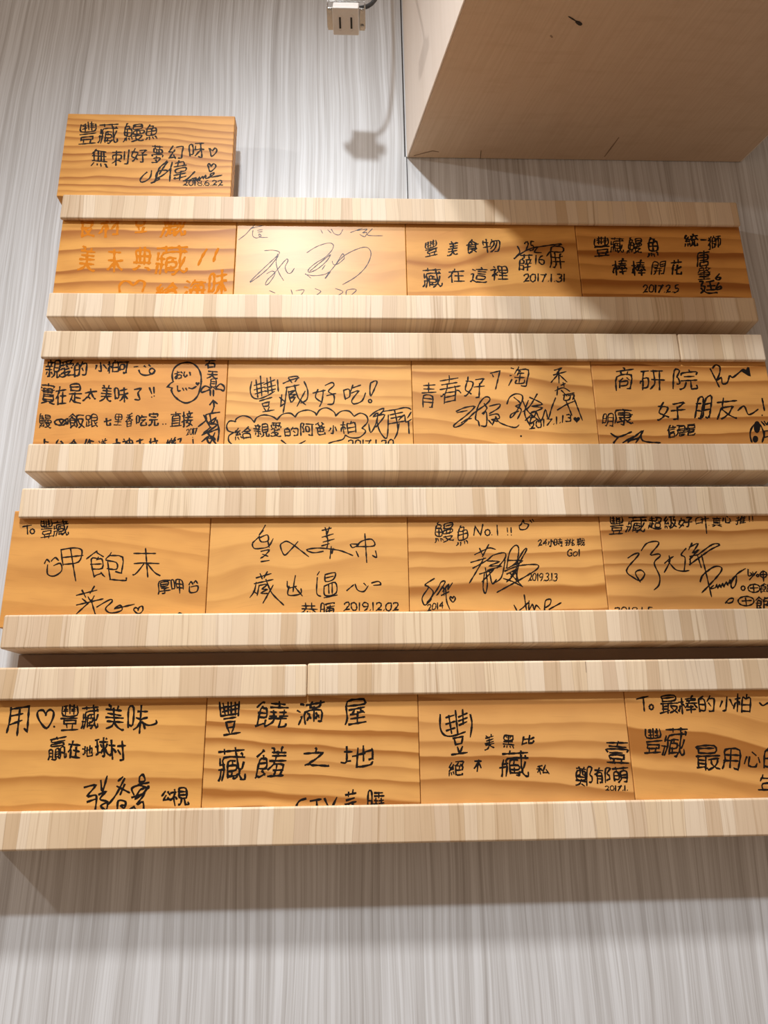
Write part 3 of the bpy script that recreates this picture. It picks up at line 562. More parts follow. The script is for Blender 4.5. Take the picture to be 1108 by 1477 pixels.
    '研': [[3, 88, 30, 88], [44, 88, 85, 88], [41, 48, 88, 48], [0, 33, 0, 41, 7, 45, 9, 64, 14, 81, 14, 88], [8, 4, 8, 43, 7, 45], [40, 0, 47, 11, 51, 30, 51, 88], [76, 0, 76, 88], [8, 54, 29, 53, 29, 13, 8, 13]],
    '神': [[65, 88, 65, 0], [15, 87, 20, 80], [2, 70, 29, 69, 28, 64, 16, 44, 16, 0], [32, 34, 23, 43, 18, 45], [0, 31, 10, 40, 16, 42], [88, 25, 88, 71, 42, 71, 42, 24], [42, 51, 88, 51], [42, 28, 88, 28]],
    '私': [[35, 88, 21, 85, 20, 83, 5, 82], [63, 88, 60, 68, 52, 38, 45, 20, 44, 10, 49, 9, 84, 15], [3, 60, 38, 60], [73, 45, 88, 6], [37, 37, 26, 50, 20, 51], [0, 21, 14, 44, 19, 47, 20, 83], [20, 0, 19, 47]],
    '級': [[17, 88, 4, 64, 3, 58, 20, 59, 29, 73], [41, 83, 75, 83, 76, 78, 72, 64, 71, 54, 85, 52, 82, 38, 75, 24, 70, 18, 70, 15, 54, 2, 51, 0, 49, 1], [28, 48, 32, 34], [1, 34, 5, 36, 18, 36, 30, 39], [29, 22, 31, 13], [15, 21, 18, 5], [3, 19, 0, 2], [37, 1, 44, 21, 48, 44, 50, 44, 50, 82], [88, 1, 82, 4, 70, 15], [16, 58, 15, 52, 8, 44, 6, 36], [50, 44, 56, 41, 63, 26, 70, 18]],
    '絕': [[15, 88, 3, 59], [39, 84, 81, 84, 82, 74, 81, 67, 78, 64, 67, 65], [25, 72, 22, 63, 17, 59, 16, 55, 8, 45, 6, 36, 2, 34], [1, 59, 17, 59], [34, 59, 42, 59, 53, 72, 57, 83], [26, 52, 24, 49, 29, 34], [84, 29, 83, 55, 43, 55], [26, 24, 30, 9], [5, 23, 0, 3], [15, 22, 17, 6], [88, 11, 86, 4, 83, 1, 57, 0, 47, 1, 44, 4, 42, 59], [64, 55, 64, 33], [27, 38, 6, 36], [43, 33, 84, 33]],
    '給': [[70, 88, 65, 85, 65, 80, 61, 79, 47, 59, 38, 53], [17, 85, 10, 71, 5, 65, 3, 57, 19, 58, 28, 69], [88, 59, 85, 60, 71, 78, 65, 80], [27, 48, 32, 33], [3, 35, 16, 35, 30, 38], [29, 24, 33, 10], [3, 22, 0, 2], [15, 22, 18, 6], [85, 1, 84, 35, 47, 35, 46, 0], [85, 60, 79, 53, 52, 53, 47, 59], [16, 57, 15, 51, 8, 44, 5, 35], [46, 5, 85, 5]],
    '統': [[58, 88, 62, 79, 62, 74], [16, 87, 4, 64, 3, 58, 19, 59, 26, 71], [39, 74, 85, 74], [72, 65, 78, 59, 79, 52, 80, 52, 85, 45], [27, 51, 26, 47, 29, 33], [40, 48, 73, 50, 79, 52], [49, 37, 49, 26, 44, 10, 34, 0], [68, 37, 69, 2, 77, 0, 85, 1, 88, 10, 86, 16], [3, 35, 28, 37], [24, 23, 26, 19, 28, 11], [14, 21, 16, 4], [3, 20, 0, 1], [57, 74, 55, 67, 47, 56, 46, 49], [16, 58, 15, 52, 9, 44, 6, 36]],
    '美': [[18, 88, 22, 87, 27, 81, 28, 72], [65, 85, 61, 73], [8, 72, 82, 72], [12, 57, 77, 57], [3, 41, 86, 41], [6, 26, 85, 26], [88, 2, 81, 0, 63, 7, 50, 19, 49, 25], [0, 1, 8, 0, 26, 6, 37, 15, 39, 21, 39, 25], [44, 72, 44, 41], [43, 40, 43, 25]],
    '肇': [[20, 88, 22, 81], [57, 88, 56, 82, 52, 79, 52, 75], [86, 79, 55, 80], [47, 74, 52, 75], [88, 55, 85, 53, 69, 60, 67, 63, 62, 63, 61, 61, 52, 57, 47, 57, 43, 52, 43, 0], [1, 52, 5, 59, 6, 65, 8, 66, 8, 80, 35, 80, 36, 66, 8, 66], [13, 48, 74, 48, 74, 29, 11, 28], [0, 39, 86, 39], [9, 18, 79, 18], [1, 8, 86, 8], [77, 79, 75, 72, 67, 63], [52, 75, 62, 63]],
    '艮': [[76, 35, 52, 19, 48, 19, 36, 30, 31, 38, 30, 45], [31, 7, 10, 2, 2, 2, 0, 0], [88, 2, 83, 0, 63, 8, 53, 15, 52, 19], [2, 67, 68, 67], [2, 67, 2, 88, 68, 87, 68, 45, 2, 45], [2, 67, 2, 2]],
    '花': [[61, 88, 61, 69], [26, 87, 26, 69], [0, 78, 86, 78], [24, 59, 17, 49, 15, 41, 16, 0], [49, 58, 50, 5, 59, 1, 83, 2, 86, 4, 88, 14], [79, 48, 58, 36, 50, 35], [9, 38, 15, 40], [34, 25, 49, 30]],
    '芸': [[24, 88, 24, 69], [63, 88, 63, 69], [1, 77, 88, 77], [10, 55, 77, 55], [0, 33, 88, 33], [62, 24, 71, 13, 73, 7, 77, 6, 81, 0], [11, 3, 73, 7], [31, 33, 28, 24, 16, 11, 14, 3]],
    '萌': [[24, 88, 24, 71], [63, 87, 63, 71], [0, 79, 88, 79], [4, 12, 4, 59, 31, 58, 31, 20, 4, 20], [34, 2, 42, 9, 48, 23, 48, 60, 83, 60, 83, 2, 82, 0, 69, 0], [48, 42, 83, 42], [4, 40, 31, 40], [48, 23, 83, 23]],
    '薛': [[25, 88, 25, 73, 22, 69, 16, 66, 15, 58], [61, 87, 61, 74, 64, 70, 65, 59], [0, 81, 87, 81], [45, 58, 85, 58], [42, 37, 88, 37], [44, 19, 85, 19], [34, 2, 33, 25, 3, 25], [3, 1, 3, 57, 31, 57, 30, 39, 3, 39], [65, 0, 65, 36], [53, 58, 52, 50, 55, 45, 53, 37], [76, 58, 77, 50, 73, 37], [3, 7, 34, 7]],
    '藏': [[26, 88, 26, 76], [61, 88, 61, 76, 64, 70, 66, 35, 67, 29, 70, 27, 70, 14, 77, 3, 80, 0, 88, 2, 88, 13], [2, 82, 86, 82], [79, 73, 82, 70, 83, 64], [87, 64, 20, 64, 20, 33, 14, 1], [5, 62, 5, 42], [56, 51, 30, 51, 30, 6], [81, 49, 75, 29, 70, 27], [0, 31, 19, 31], [1, 1, 5, 11, 6, 31], [49, 1, 55, 1, 60, 5, 61, 10, 63, 10, 66, 13, 70, 14], [44, 51, 44, 38], [5, 46, 20, 46], [30, 38, 56, 38, 56, 24, 30, 24], [44, 24, 44, 11], [30, 11, 61, 10]],
    '裡': [[14, 88, 19, 80], [2, 70, 26, 69, 25, 63, 18, 52, 15, 43, 16, 0], [31, 49, 23, 41], [30, 30, 24, 37, 23, 41], [0, 29, 9, 40, 15, 42], [42, 25, 84, 25], [37, 3, 88, 3], [62, 83, 62, 3], [62, 83, 83, 83, 83, 44, 41, 44, 41, 84, 62, 83], [41, 63, 83, 63], [16, 43, 23, 41]],
    '視': [[16, 88, 19, 82], [2, 72, 29, 72, 28, 65, 20, 54, 18, 46, 16, 46, 16, 1], [0, 35, 10, 43, 16, 44], [32, 32, 32, 36, 28, 41, 24, 44, 18, 46], [88, 11, 88, 3, 86, 1, 77, 0, 71, 2, 70, 35], [33, 1, 40, 3, 48, 10, 54, 26, 54, 35], [45, 69, 82, 69], [45, 69, 45, 87, 81, 87, 82, 36, 45, 36, 45, 69], [45, 52, 82, 52]],
    '親': [[19, 88, 21, 78], [2, 78, 37, 78], [36, 73, 32, 71, 29, 61, 29, 53], [9, 70, 11, 53], [0, 53, 38, 53], [1, 37, 37, 37], [8, 25, 3, 12], [32, 25, 37, 15], [88, 11, 86, 1, 74, 0, 72, 2, 71, 31], [12, 1, 19, 1, 21, 4, 21, 53], [40, 0, 51, 8, 54, 15, 56, 31], [50, 67, 81, 67], [50, 67, 50, 85, 81, 84, 81, 32, 50, 32, 50, 67], [50, 49, 81, 49]],
    '豆': [[3, 88, 85, 88], [19, 29, 22, 28, 27, 12], [66, 27, 57, 9, 56, 1], [0, 0, 88, 0], [12, 68, 73, 68, 73, 39, 13, 38, 12, 68]],
    '豐': [[44, 88, 44, 54], [26, 87, 26, 53], [63, 87, 63, 53], [7, 85, 8, 53, 81, 53, 82, 85], [16, 82, 34, 82], [54, 82, 73, 82], [17, 73, 33, 73], [55, 73, 71, 73], [16, 64, 35, 64], [54, 64, 73, 64], [2, 42, 88, 42], [0, 0, 88, 0], [26, 16, 16, 17, 14, 19, 14, 30, 16, 31, 73, 31, 76, 29, 76, 19, 74, 17, 26, 16], [26, 16, 29, 0], [65, 16, 61, 0]],
    '貝': [[31, 14, 7, 0, 0, 0], [57, 14, 63, 14, 82, 2, 88, 0], [15, 67, 77, 67], [15, 67, 15, 88, 76, 88, 77, 27, 16, 26, 15, 67], [15, 46, 77, 46]],
    '贏': [[38, 88, 42, 87, 43, 82], [3, 81, 83, 81], [80, 69, 12, 69, 11, 81], [88, 11, 87, 1, 79, 1, 78, 39, 60, 40, 60, 11, 57, 4, 53, 2], [0, 1, 5, 14, 5, 40, 21, 40, 21, 1], [12, 0, 28, 0, 34, 6, 34, 13, 32, 14, 33, 41, 49, 40, 49, 13, 47, 13, 47, 7, 49, 4, 53, 4, 53, 2], [32, 32, 49, 32], [5, 28, 21, 28], [60, 25, 67, 25, 71, 21, 78, 20], [32, 22, 49, 22], [5, 16, 21, 16], [34, 13, 47, 13], [13, 61, 72, 61, 74, 59, 74, 51, 12, 51, 13, 61]],
    '超': [[19, 88, 19, 56], [45, 85, 82, 84, 82, 68, 79, 58, 76, 56, 68, 56, 66, 59], [3, 76, 34, 76], [1, 56, 36, 56, 38, 54, 45, 54, 51, 59, 56, 66, 59, 84], [6, 40, 6, 20, 4, 18, 0, 0], [35, 34, 20, 34], [88, 5, 82, 1, 47, 1, 22, 5, 19, 9, 20, 56], [6, 20, 10, 18, 14, 12, 19, 11], [49, 44, 79, 44, 80, 18, 49, 18, 49, 44]],
    '跟': [[5, 42, 5, 5], [32, 37, 20, 37], [88, 33, 72, 21], [34, 11, 23, 10, 19, 7, 0, 3], [68, 9, 65, 4, 47, 0, 44, 1, 44, 87, 83, 87, 83, 46, 44, 46], [88, 0, 85, 1, 73, 16, 72, 21, 66, 29, 63, 46], [44, 67, 83, 67], [20, 61, 32, 61, 32, 87, 5, 88, 5, 61, 20, 61], [20, 61, 20, 9]],
    '這': [[50, 88, 54, 85, 56, 76], [2, 80, 16, 71], [26, 76, 83, 76], [37, 62, 75, 62], [0, 50, 12, 50, 12, 11], [37, 48, 74, 48], [3, 5, 8, 10, 12, 11, 18, 10, 31, 2, 43, 0, 76, 0, 83, 1, 88, 5], [36, 34, 75, 34, 75, 16, 37, 15, 35, 17, 36, 34]],
    '道': [[40, 88, 44, 82, 44, 75], [74, 88, 70, 82, 68, 75], [3, 83, 13, 71], [27, 75, 87, 75], [0, 50, 14, 50, 14, 11], [88, 2, 78, 0, 41, 0, 32, 2, 19, 10, 14, 11, 10, 10, 0, 1], [55, 74, 54, 59], [54, 59, 77, 58, 78, 16, 77, 14, 36, 14, 34, 16, 34, 57, 54, 59], [34, 44, 78, 44], [34, 30, 78, 30]],
    '郁': [[21, 88, 19, 77], [0, 77, 47, 77], [1, 47, 3, 51, 9, 53], [71, 15, 73, 14, 82, 14, 86, 15, 88, 20, 88, 32, 86, 38, 75, 52, 86, 75, 87, 82, 60, 83, 60, 0], [32, 2, 41, 2, 43, 4, 43, 58, 12, 59], [11, 1, 11, 51, 9, 54, 10, 59, 12, 59, 16, 76], [11, 42, 43, 42], [11, 24, 43, 24]],
    '鄭': [[15, 88, 18, 79, 52, 79], [40, 88, 38, 80], [1, 79, 17, 80], [0, 19, 52, 19], [75, 14, 84, 15, 88, 21, 86, 38, 77, 51, 87, 81, 63, 82, 63, 0], [32, 11, 48, 2], [2, 0, 14, 4, 20, 10, 22, 19], [20, 79, 20, 61, 17, 54, 14, 50, 5, 50], [33, 79, 34, 52, 48, 51], [48, 51, 47, 68, 6, 68, 5, 31, 48, 31, 48, 51], [5, 42, 48, 42], [26, 30, 25, 20]],
    '里': [[7, 24, 81, 24], [0, 0, 88, 0], [44, 88, 79, 87, 78, 45, 10, 46, 10, 88, 44, 88], [44, 88, 44, 1], [10, 66, 79, 66]],
    '開': [[18, 44, 68, 44], [16, 26, 70, 26], [55, 3, 55, 44], [19, 2, 26, 8, 31, 20, 31, 44], [70, 2, 80, 0, 87, 3, 88, 86, 86, 88, 52, 87, 53, 57, 88, 57], [0, 0, 0, 87, 34, 87, 34, 57, 0, 57], [0, 72, 34, 72], [52, 72, 88, 72]],
    '阿': [[33, 85, 88, 85], [12, 26, 20, 26, 23, 32, 21, 48, 15, 60, 15, 64, 21, 81, 21, 87, 0, 88, 0, 0], [36, 23, 36, 62, 59, 62, 59, 30, 36, 30], [56, 2, 57, 0, 75, 0, 78, 3, 79, 85]],
    '院': [[57, 88, 61, 76], [33, 65, 34, 76, 84, 76, 85, 65], [42, 56, 76, 56], [33, 37, 86, 37], [13, 24, 20, 25, 23, 32, 20, 48, 15, 56, 21, 83, 0, 83, 0, 0], [85, 14, 88, 10, 86, 1, 70, 0, 68, 2, 67, 36], [24, 1, 31, 1, 43, 11, 48, 28, 48, 36]],
    '青': [[44, 88, 44, 55], [8, 81, 83, 81], [11, 68, 78, 68], [0, 55, 88, 55], [16, 0, 17, 42, 73, 42, 73, 3, 71, 0, 58, 0], [16, 29, 73, 29], [16, 16, 73, 16]],
    '食': [[46, 88, 43, 83, 39, 82, 20, 67, 16, 59, 16, 1, 41, 4, 45, 8], [36, 70, 40, 70, 43, 59], [88, 60, 81, 59, 74, 63, 69, 63, 68, 66, 43, 83], [0, 57, 17, 62], [77, 24, 73, 24, 69, 28, 16, 28], [40, 18, 42, 19, 55, 13, 60, 12, 62, 8, 76, 0], [69, 63, 68, 28], [17, 60, 68, 58], [16, 44, 68, 44], [73, 24, 73, 21, 62, 15, 60, 12]],
    '飯': [[19, 88, 19, 85, 0, 69], [86, 84, 48, 78, 48, 32, 45, 14, 41, 1], [36, 72, 19, 85], [15, 70, 19, 68, 20, 58], [26, 21, 33, 7], [54, 2, 71, 16, 71, 22, 74, 24, 79, 34, 85, 58, 49, 58], [88, 2, 71, 16], [2, 0, 7, 6, 7, 58, 33, 57, 33, 31, 7, 30], [55, 58, 63, 33, 68, 23, 71, 22], [7, 45, 33, 45], [29, 12, 22, 11, 13, 7, 7, 7]],
    '飽': [[54, 88, 53, 78, 51, 76, 45, 60, 70, 59, 71, 34, 49, 33], [37, 73, 24, 85, 20, 86, 0, 67], [21, 70, 22, 60], [70, 25, 81, 24, 84, 28, 85, 77, 53, 78], [29, 18, 30, 11, 34, 8, 36, 3], [88, 10, 87, 4, 83, 0, 52, 0, 50, 3, 49, 59], [22, 60, 33, 59, 33, 29, 8, 29], [22, 60, 8, 59, 7, 4, 13, 4, 30, 11], [8, 44, 33, 44]],
    '饈': [[45, 88, 48, 88, 51, 83, 51, 74], [77, 88, 73, 82, 71, 74], [16, 87, 17, 83, 21, 82], [40, 74, 84, 74], [0, 68, 14, 83, 17, 84], [16, 67, 18, 58], [42, 61, 82, 61], [37, 46, 88, 46], [21, 19, 24, 19, 30, 4], [37, 19, 50, 34, 52, 45], [50, 17, 79, 17], [2, 1, 5, 4, 11, 4, 27, 10], [40, 0, 87, 0], [60, 73, 59, 61], [57, 61, 55, 46], [18, 58, 28, 56, 28, 28, 5, 28], [18, 58, 5, 56, 5, 4], [5, 44, 28, 44], [50, 34, 81, 32, 78, 0], [62, 33, 61, 18], [60, 17, 58, 0]],
    '饒': [[62, 88, 62, 67], [21, 83, 14, 83, 0, 67], [44, 80, 81, 80], [18, 68, 20, 59], [39, 66, 85, 66], [76, 58, 76, 38], [48, 57, 48, 39], [39, 52, 56, 52], [67, 52, 84, 52], [57, 39, 37, 37], [66, 38, 87, 38], [37, 27, 87, 27], [25, 20, 26, 13, 30, 7], [88, 10, 87, 2, 71, 1, 69, 3, 69, 27], [4, 4, 22, 11, 27, 11], [31, 2, 36, 0, 48, 8, 51, 16, 52, 27], [20, 59, 28, 57, 28, 31, 7, 30], [20, 59, 7, 58, 7, 6], [7, 45, 28, 45]],
    '香': [[76, 86, 70, 88, 46, 84, 44, 82, 10, 82], [2, 65, 85, 65], [44, 45, 44, 82], [88, 39, 83, 38, 66, 49, 55, 57, 53, 64], [0, 37, 6, 37, 12, 40, 34, 58, 35, 64], [71, 1, 70, 34, 16, 34, 12, 40], [17, 0, 17, 34], [17, 19, 71, 19], [17, 3, 71, 3]],
    '魚': [[34, 88, 29, 86, 28, 81, 23, 79, 16, 72, 14, 64, 2, 60], [74, 17, 83, 10, 88, 2], [54, 15, 59, 2], [10, 14, 8, 8, 0, 0], [31, 14, 33, 13, 34, 2], [28, 81, 53, 80, 55, 78, 50, 64], [14, 64, 44, 62, 49, 64, 76, 63, 77, 27, 12, 27, 11, 62], [44, 62, 44, 27], [12, 45, 77, 45]],
    '鰻': [[15, 88, 11, 85, 11, 80, 8, 74, 4, 62, 5, 28, 32, 28, 32, 60, 4, 60], [43, 26, 79, 26, 78, 19, 71, 14, 68, 9], [33, 19, 37, 9], [5, 17, 4, 8, 0, 0], [13, 17, 15, 4], [24, 17, 26, 6], [88, 2, 85, 0, 80, 1, 70, 6, 68, 9, 62, 9, 61, 6, 57, 5, 41, 0], [10, 77, 25, 76, 22, 61], [46, 72, 80, 72], [46, 72, 46, 82, 80, 82, 79, 61, 47, 61, 46, 72], [18, 60, 18, 28], [57, 51, 84, 51, 84, 37, 44, 37, 43, 51, 57, 51], [57, 51, 57, 37], [70, 51, 70, 37], [5, 44, 32, 44], [52, 26, 53, 18, 61, 12, 62, 9]],
    '麗': [[3, 88, 38, 88], [50, 88, 85, 88], [7, 65, 8, 78, 33, 78, 35, 76, 35, 64, 43, 63, 44, 56], [53, 65, 54, 78, 80, 78, 82, 76, 82, 65], [85, 55, 7, 55, 7, 27, 0, 3], [82, 21, 55, 16], [44, 18, 21, 18], [88, 9, 87, 3, 81, 0, 61, 0, 55, 3, 55, 29, 56, 31, 56, 55], [44, 4, 21, 2, 21, 29], [32, 55, 32, 30], [7, 43, 81, 43, 80, 30, 56, 31], [7, 30, 55, 29]],
    '黑': [[24, 79, 29, 68], [62, 78, 57, 66], [9, 43, 79, 43], [0, 26, 88, 26], [77, 14, 84, 4], [9, 12, 8, 7, 2, 0], [31, 11, 32, 2], [54, 11, 58, 2], [44, 87, 44, 26], [44, 87, 75, 88, 77, 86, 77, 59, 11, 58, 11, 88, 44, 87]],
}


def glyph(ch):
    return [[(s[i] / 88.0, s[i + 1] / 88.0) for i in range(0, len(s), 2)] for s in GLYPH[ch]]


def smooth_path(p, sub=4):
    if len(p) < 3:
        return p
    out = []
    for i in range(len(p) - 1):
        a, b, c, d = p[max(i - 1, 0)], p[i], p[i + 1], p[min(i + 2, len(p) - 1)]
        for k in range(sub):
            t = k / sub
            out.append(tuple(0.5 * (2 * b[j] + (c[j] - a[j]) * t + (2 * a[j] - 5 * b[j] + 4 * c[j] - d[j]) * t * t
                                    + (3 * b[j] - a[j] - 3 * c[j] + d[j]) * t ** 3) for j in (0, 1)))
    out.append(p[-1])
    return out


def ribbon(bm, pts, w, y, rnd):
    q = [pts[0]]
    for p in pts[1:]:
        if math.hypot(p[0] - q[-1][0], p[1] - q[-1][1]) > 0.00012:
            q.append(p)
    if len(q) < 2:
        return
    n = len(q)
    L, R = [], []
    for i, p in enumerate(q):
        a, b = q[max(i - 1, 0)], q[min(i + 1, n - 1)]
        dx, dz = b[0] - a[0], b[1] - a[1]
        m = math.hypot(dx, dz) or 1e-9
        cs = 1.0
        if 0 < i < n - 1:
            d1 = (p[0] - a[0], p[1] - a[1])
            m1 = math.hypot(*d1) or 1e-9
            cs = max(0.6, abs((d1[0] * dx + d1[1] * dz) / (m1 * m)))
        h = w * (0.5 + 0.11 * math.sin(i * 0.9 + len(q))) / cs * (0.92 + 0.16 * rnd.random())
        if i == n - 1:
            h *= 0.62
        elif i == 0:
            h *= 0.9
        ext = w * 0.35 if i == n - 1 else (-w * 0.35 if i == 0 else 0)
        ex, ez = dx / m * ext, dz / m * ext
        yy = y - 1.2e-6 * i                     # wet strokes lie over one another
        L.append(bm.verts.new((p[0] + ex - dz / m * h, yy, p[1] + ez + dx / m * h)))
        R.append(bm.verts.new((p[0] + ex + dz / m * h, yy, p[1] + ez - dx / m * h)))
    for i in range(n - 1):
        bm.faces.new((L[i], R[i], R[i + 1], L[i + 1]))


def ink_part(name, parent, items, w, mat, PW, PH, thick, rnd):
    bm = bmesh.new()
    k = 0
    lo, hi = 0.0012, 0.0012

    def clip(path):
        runs, cur = [], []
        for p in path:
            if lo < p[0] < PW - hi and lo < p[1] < PH - hi:
                cur.append(p)
            else:
                if len(cur) > 1:
                    runs.append(cur)
                cur = []
        if len(cur) > 1:
            runs.append(cur)
        return runs

    def dense(p):
        out = [p[0]]
        for a, b in zip(p, p[1:]):
            m = max(1, int(math.hypot(b[0] - a[0], b[1] - a[1]) / 0.0012))
            out += [(a[0] + (b[0] - a[0]) * j / m, a[1] + (b[1] - a[1]) * j / m) for j in range(1, m + 1)]
        return out

    for it in items:
        kind, rest = it.split(' ', 1)
        y = -thick - 0.00006 - 0.0000015 * (k % 40)
        if kind in 'slf':
            v = [int(q) / 10000.0 for q in rest.split()]
            p = list(zip(v[0::2], v[1::2]))
            if kind == 'f':
                p = [q for q in p if lo < q[0] < PW - hi and lo < q[1] < PH - hi]
                if len(p) > 2:
                    bm.faces.new([bm.verts.new((q[0], y, q[1])) for q in p])
            else:
                for run in clip(dense(smooth_path(p) if kind == 's' else p)):
                    ribbon(bm, run, w, y, rnd)
            k += 1
        else:
            v = [int(q) / 10000.0 for q in rest.split()]
            A, B, Cq, Dq = [(v[i], v[i + 1]) for i in (0, 2, 4, 6)]   # lower left, lower right, upper right, upper left
            ax, ay, ph, pq = rnd.uniform(-.06, .12), rnd.uniform(-.02, .13), rnd.uniform(0, 6), rnd.uniform(0, 6)
            size = math.sqrt(math.hypot(B[0] - A[0], B[1] - A[1]) * math.hypot(Dq[0] - A[0], Dq[1] - A[1]))
            ln = sum(math.hypot(q[0] - p[0], q[1] - p[1]) for path in glyph(kind) for p, q in zip(path, path[1:])) or 1
            wc = max(0.0009, min(w, 0.66 * size / ln)) if w < 0.0025 else w
            for path in glyph(kind):
                pp = []
                ox, oz = rnd.uniform(-.03, .03), rnd.uniform(-.025, .025)
                for (s, t) in path:
                    s, t = 0.5 + (s - 0.5) * 0.92, 0.5 + (t - 0.5) * 0.94
                    s2 = s + ox + ax * (t - .5) + .035 * math.sin(4.5 * t + ph) + rnd.uniform(-.02, .02)
                    t2 = t + oz + ay * (s - .5) + .035 * math.sin(4.5 * s + pq) + rnd.uniform(-.02, .02)
                    pp.append(((A[0] * (1 - s2) + B[0] * s2) * (1 - t2) + (Dq[0] * (1 - s2) + Cq[0] * s2) * t2,
                               (A[1] * (1 - s2) + B[1] * s2) * (1 - t2) + (Dq[1] * (1 - s2) + Cq[1] * s2) * t2))
                y = -thick - 0.00006 - 0.0000015 * (k % 40)
                for run in clip(dense(smooth_path(pp, 3))):
                    ribbon(bm, run, wc, y, rnd)
                k += 1
    # strokes far from one another become parts of their own
    seen, islands = set(), []
    for v in bm.verts:
        if v in seen:
            continue
        stack, isl = [v], []
        seen.add(v)
        while stack:
            q = stack.pop()
            isl.append(q)
            for e in q.link_edges:
                r = e.other_vert(q)
                if r not in seen:
                    seen.add(r)
                    stack.append(r)
        xs, zs = [q.co.x for q in isl], [q.co.z for q in isl]
        islands.append((isl, min(xs), max(xs), min(zs), max(zs)))
    todo, clusters = list(range(len(islands))), []
    while todo:
        front, cl = [todo.pop(0)], []
        while front:
            i = front.pop()
            cl.append(i)
            A = islands[i]
            for j in todo[:]:
                B = islands[j]
                g = math.hypot(max(0, B[1] - A[2], A[1] - B[2]), max(0, B[3] - A[4], A[3] - B[4]))
                sz = max(A[2] - A[1], A[4] - A[3], B[2] - B[1], B[4] - B[3])
                if g <= max(0.0195, 0.49 * sz):
                    todo.remove(j)
                    front.append(j)
        clusters.append(cl)
    for cl in clusters:
        nb = bmesh.new()
        vm, fs = {}, []
        for i in cl:
            for v in islands[i][0]:
                vm[v] = nb.verts.new(v.co)
                for fc in v.link_faces:
                    fs.append(fc)
        for fc in dict.fromkeys(fs):
            nb.faces.new([vm[v] for v in fc.verts])
        me = bpy.data.meshes.new(name)
        nb.to_mesh(me)
        nb.free()
        me.materials.append(mat)
        o = bpy.data.objects.new(name, me)
        COL.objects.link(o)
        o.parent = parent
        for p in me.polygons:               # ink faces look out of the board
            if p.normal.y > 0:
                p.flip()
        me.update()
    bm.free()


INKS = {'black': M_INK, 'grey': M_GREY, 'orange': M_ORANGE}
PART = {'i': 'inscription', 's': 'signature', 'd': 'date', 'o': 'doodle'}
PT = 0.018


def plaque(n, x0, x1, z0, z1, front, label, group, grain, ink, w, writing):
    b = bmesh.new()
    PW, PH = x1 - x0, z1 - z0
    box(b, 0, PW, -PT, 0, 0, PH)
    o = obj('signed_plaque', b, M_PINE, None, 0.0009, 2, (x0, -front + PT, Z0 + z0))
    tag(o, label, 'plaque', group)
    for key, v in zip(('rings', 'ring_contrast', 'grain_tilt', 'grain_warp', 'tone', 'fade'), grain):
        o[key] = float(v)
    o['grain_seed'] = 3.7 * n + 0.31
    o['gloss'] = 0.45 if ink == 'grey' else 0.10
    rnd = random.Random(n + 5)
    for key in 'isdo':
        if key in writing:
            ink_part(PART[key], o, writing[key], w, INKS[ink], PW, PH, PT, rnd)
    return o


plaque(0, 0.0206, 0.2196, 0.6942, 0.8142, 0.041, 'pine plaque standing alone on the topmost rail, inscribed with two lines and hearts', 'signed pine plaques in the racks', (95, 0.75, 0.02, 0.02, 0.2, 0.1), 'black', 0.00187, {
    'i': [
        "豐 174 744 384 748 351 1068 139 1064",
        "藏 400 763 633 768 605 1069 370 1064",
        "鰻 683 791 938 795 915 1079 658 1074",
        "魚 945 829 1095 831 1077 1060 926 1057",
        "無 357 420 548 423 524 677 331 674",
        "刺 584 450 788 453 769 675 563 672",
        "好 809 501 1006 504 990 697 792 693",
        "夢 1052 468 1178 470 1157 755 1030 753",
        "幻 1239 547 1414 550 1401 748 1225 745",
        "呀 1483 562 1659 565 1647 779 1470 776",
    ],
    's': [
        "s 1004 353 961 301 935 244 951 211 1002 228 1049 285 1056 375",
        "s 1065 200 1106 221 1155 261 1110 286 1130 361 1181 384 1242 374 1186 308 1129 265 1094 204 1119 286 1144 415 1208 492 1223 521",
        "偉 1245 224 1479 227 1459 540 1222 536",
        "s 1233 504 1187 416 1150 329",
        "s 1557 368 1485 270 1443 237 1504 245 1540 275",
        "s 1580 282 1546 267 1556 239 1585 272 1587 242 1619 294 1615 246 1653 303 1662 273 1687 316 1693 273 1736 295 1774 330 1780 356 1746 339 1753 296 1805 305 1874 323",
    ],
    'd': [
        "2 1434 169 1487 170 1482 244 1429 243",
        "0 1499 170 1552 171 1547 245 1494 244",
        "1 1565 171 1591 171 1586 246 1561 246",
        "8 1599 171 1652 172 1647 247 1594 246",
        ". 1667 172 1674 172 1673 181 1666 181",
        "6 1686 173 1739 173 1735 248 1682 247",
        ". 1754 174 1761 174 1761 183 1753 183",
        "2 1773 174 1826 175 1822 250 1769 249",
        "2 1838 175 1891 176 1887 251 1834 250",
    ],
    'o': [
        "s 1737 683 1713 709 1725 654 1742 595 1787 644 1797 693 1775 715 1750 677",
        "s 1719 436 1703 468 1720 486 1745 442",
        "s 1745 451 1769 486 1797 465 1790 426 1740 373 1716 425 1709 457",
    ],
})
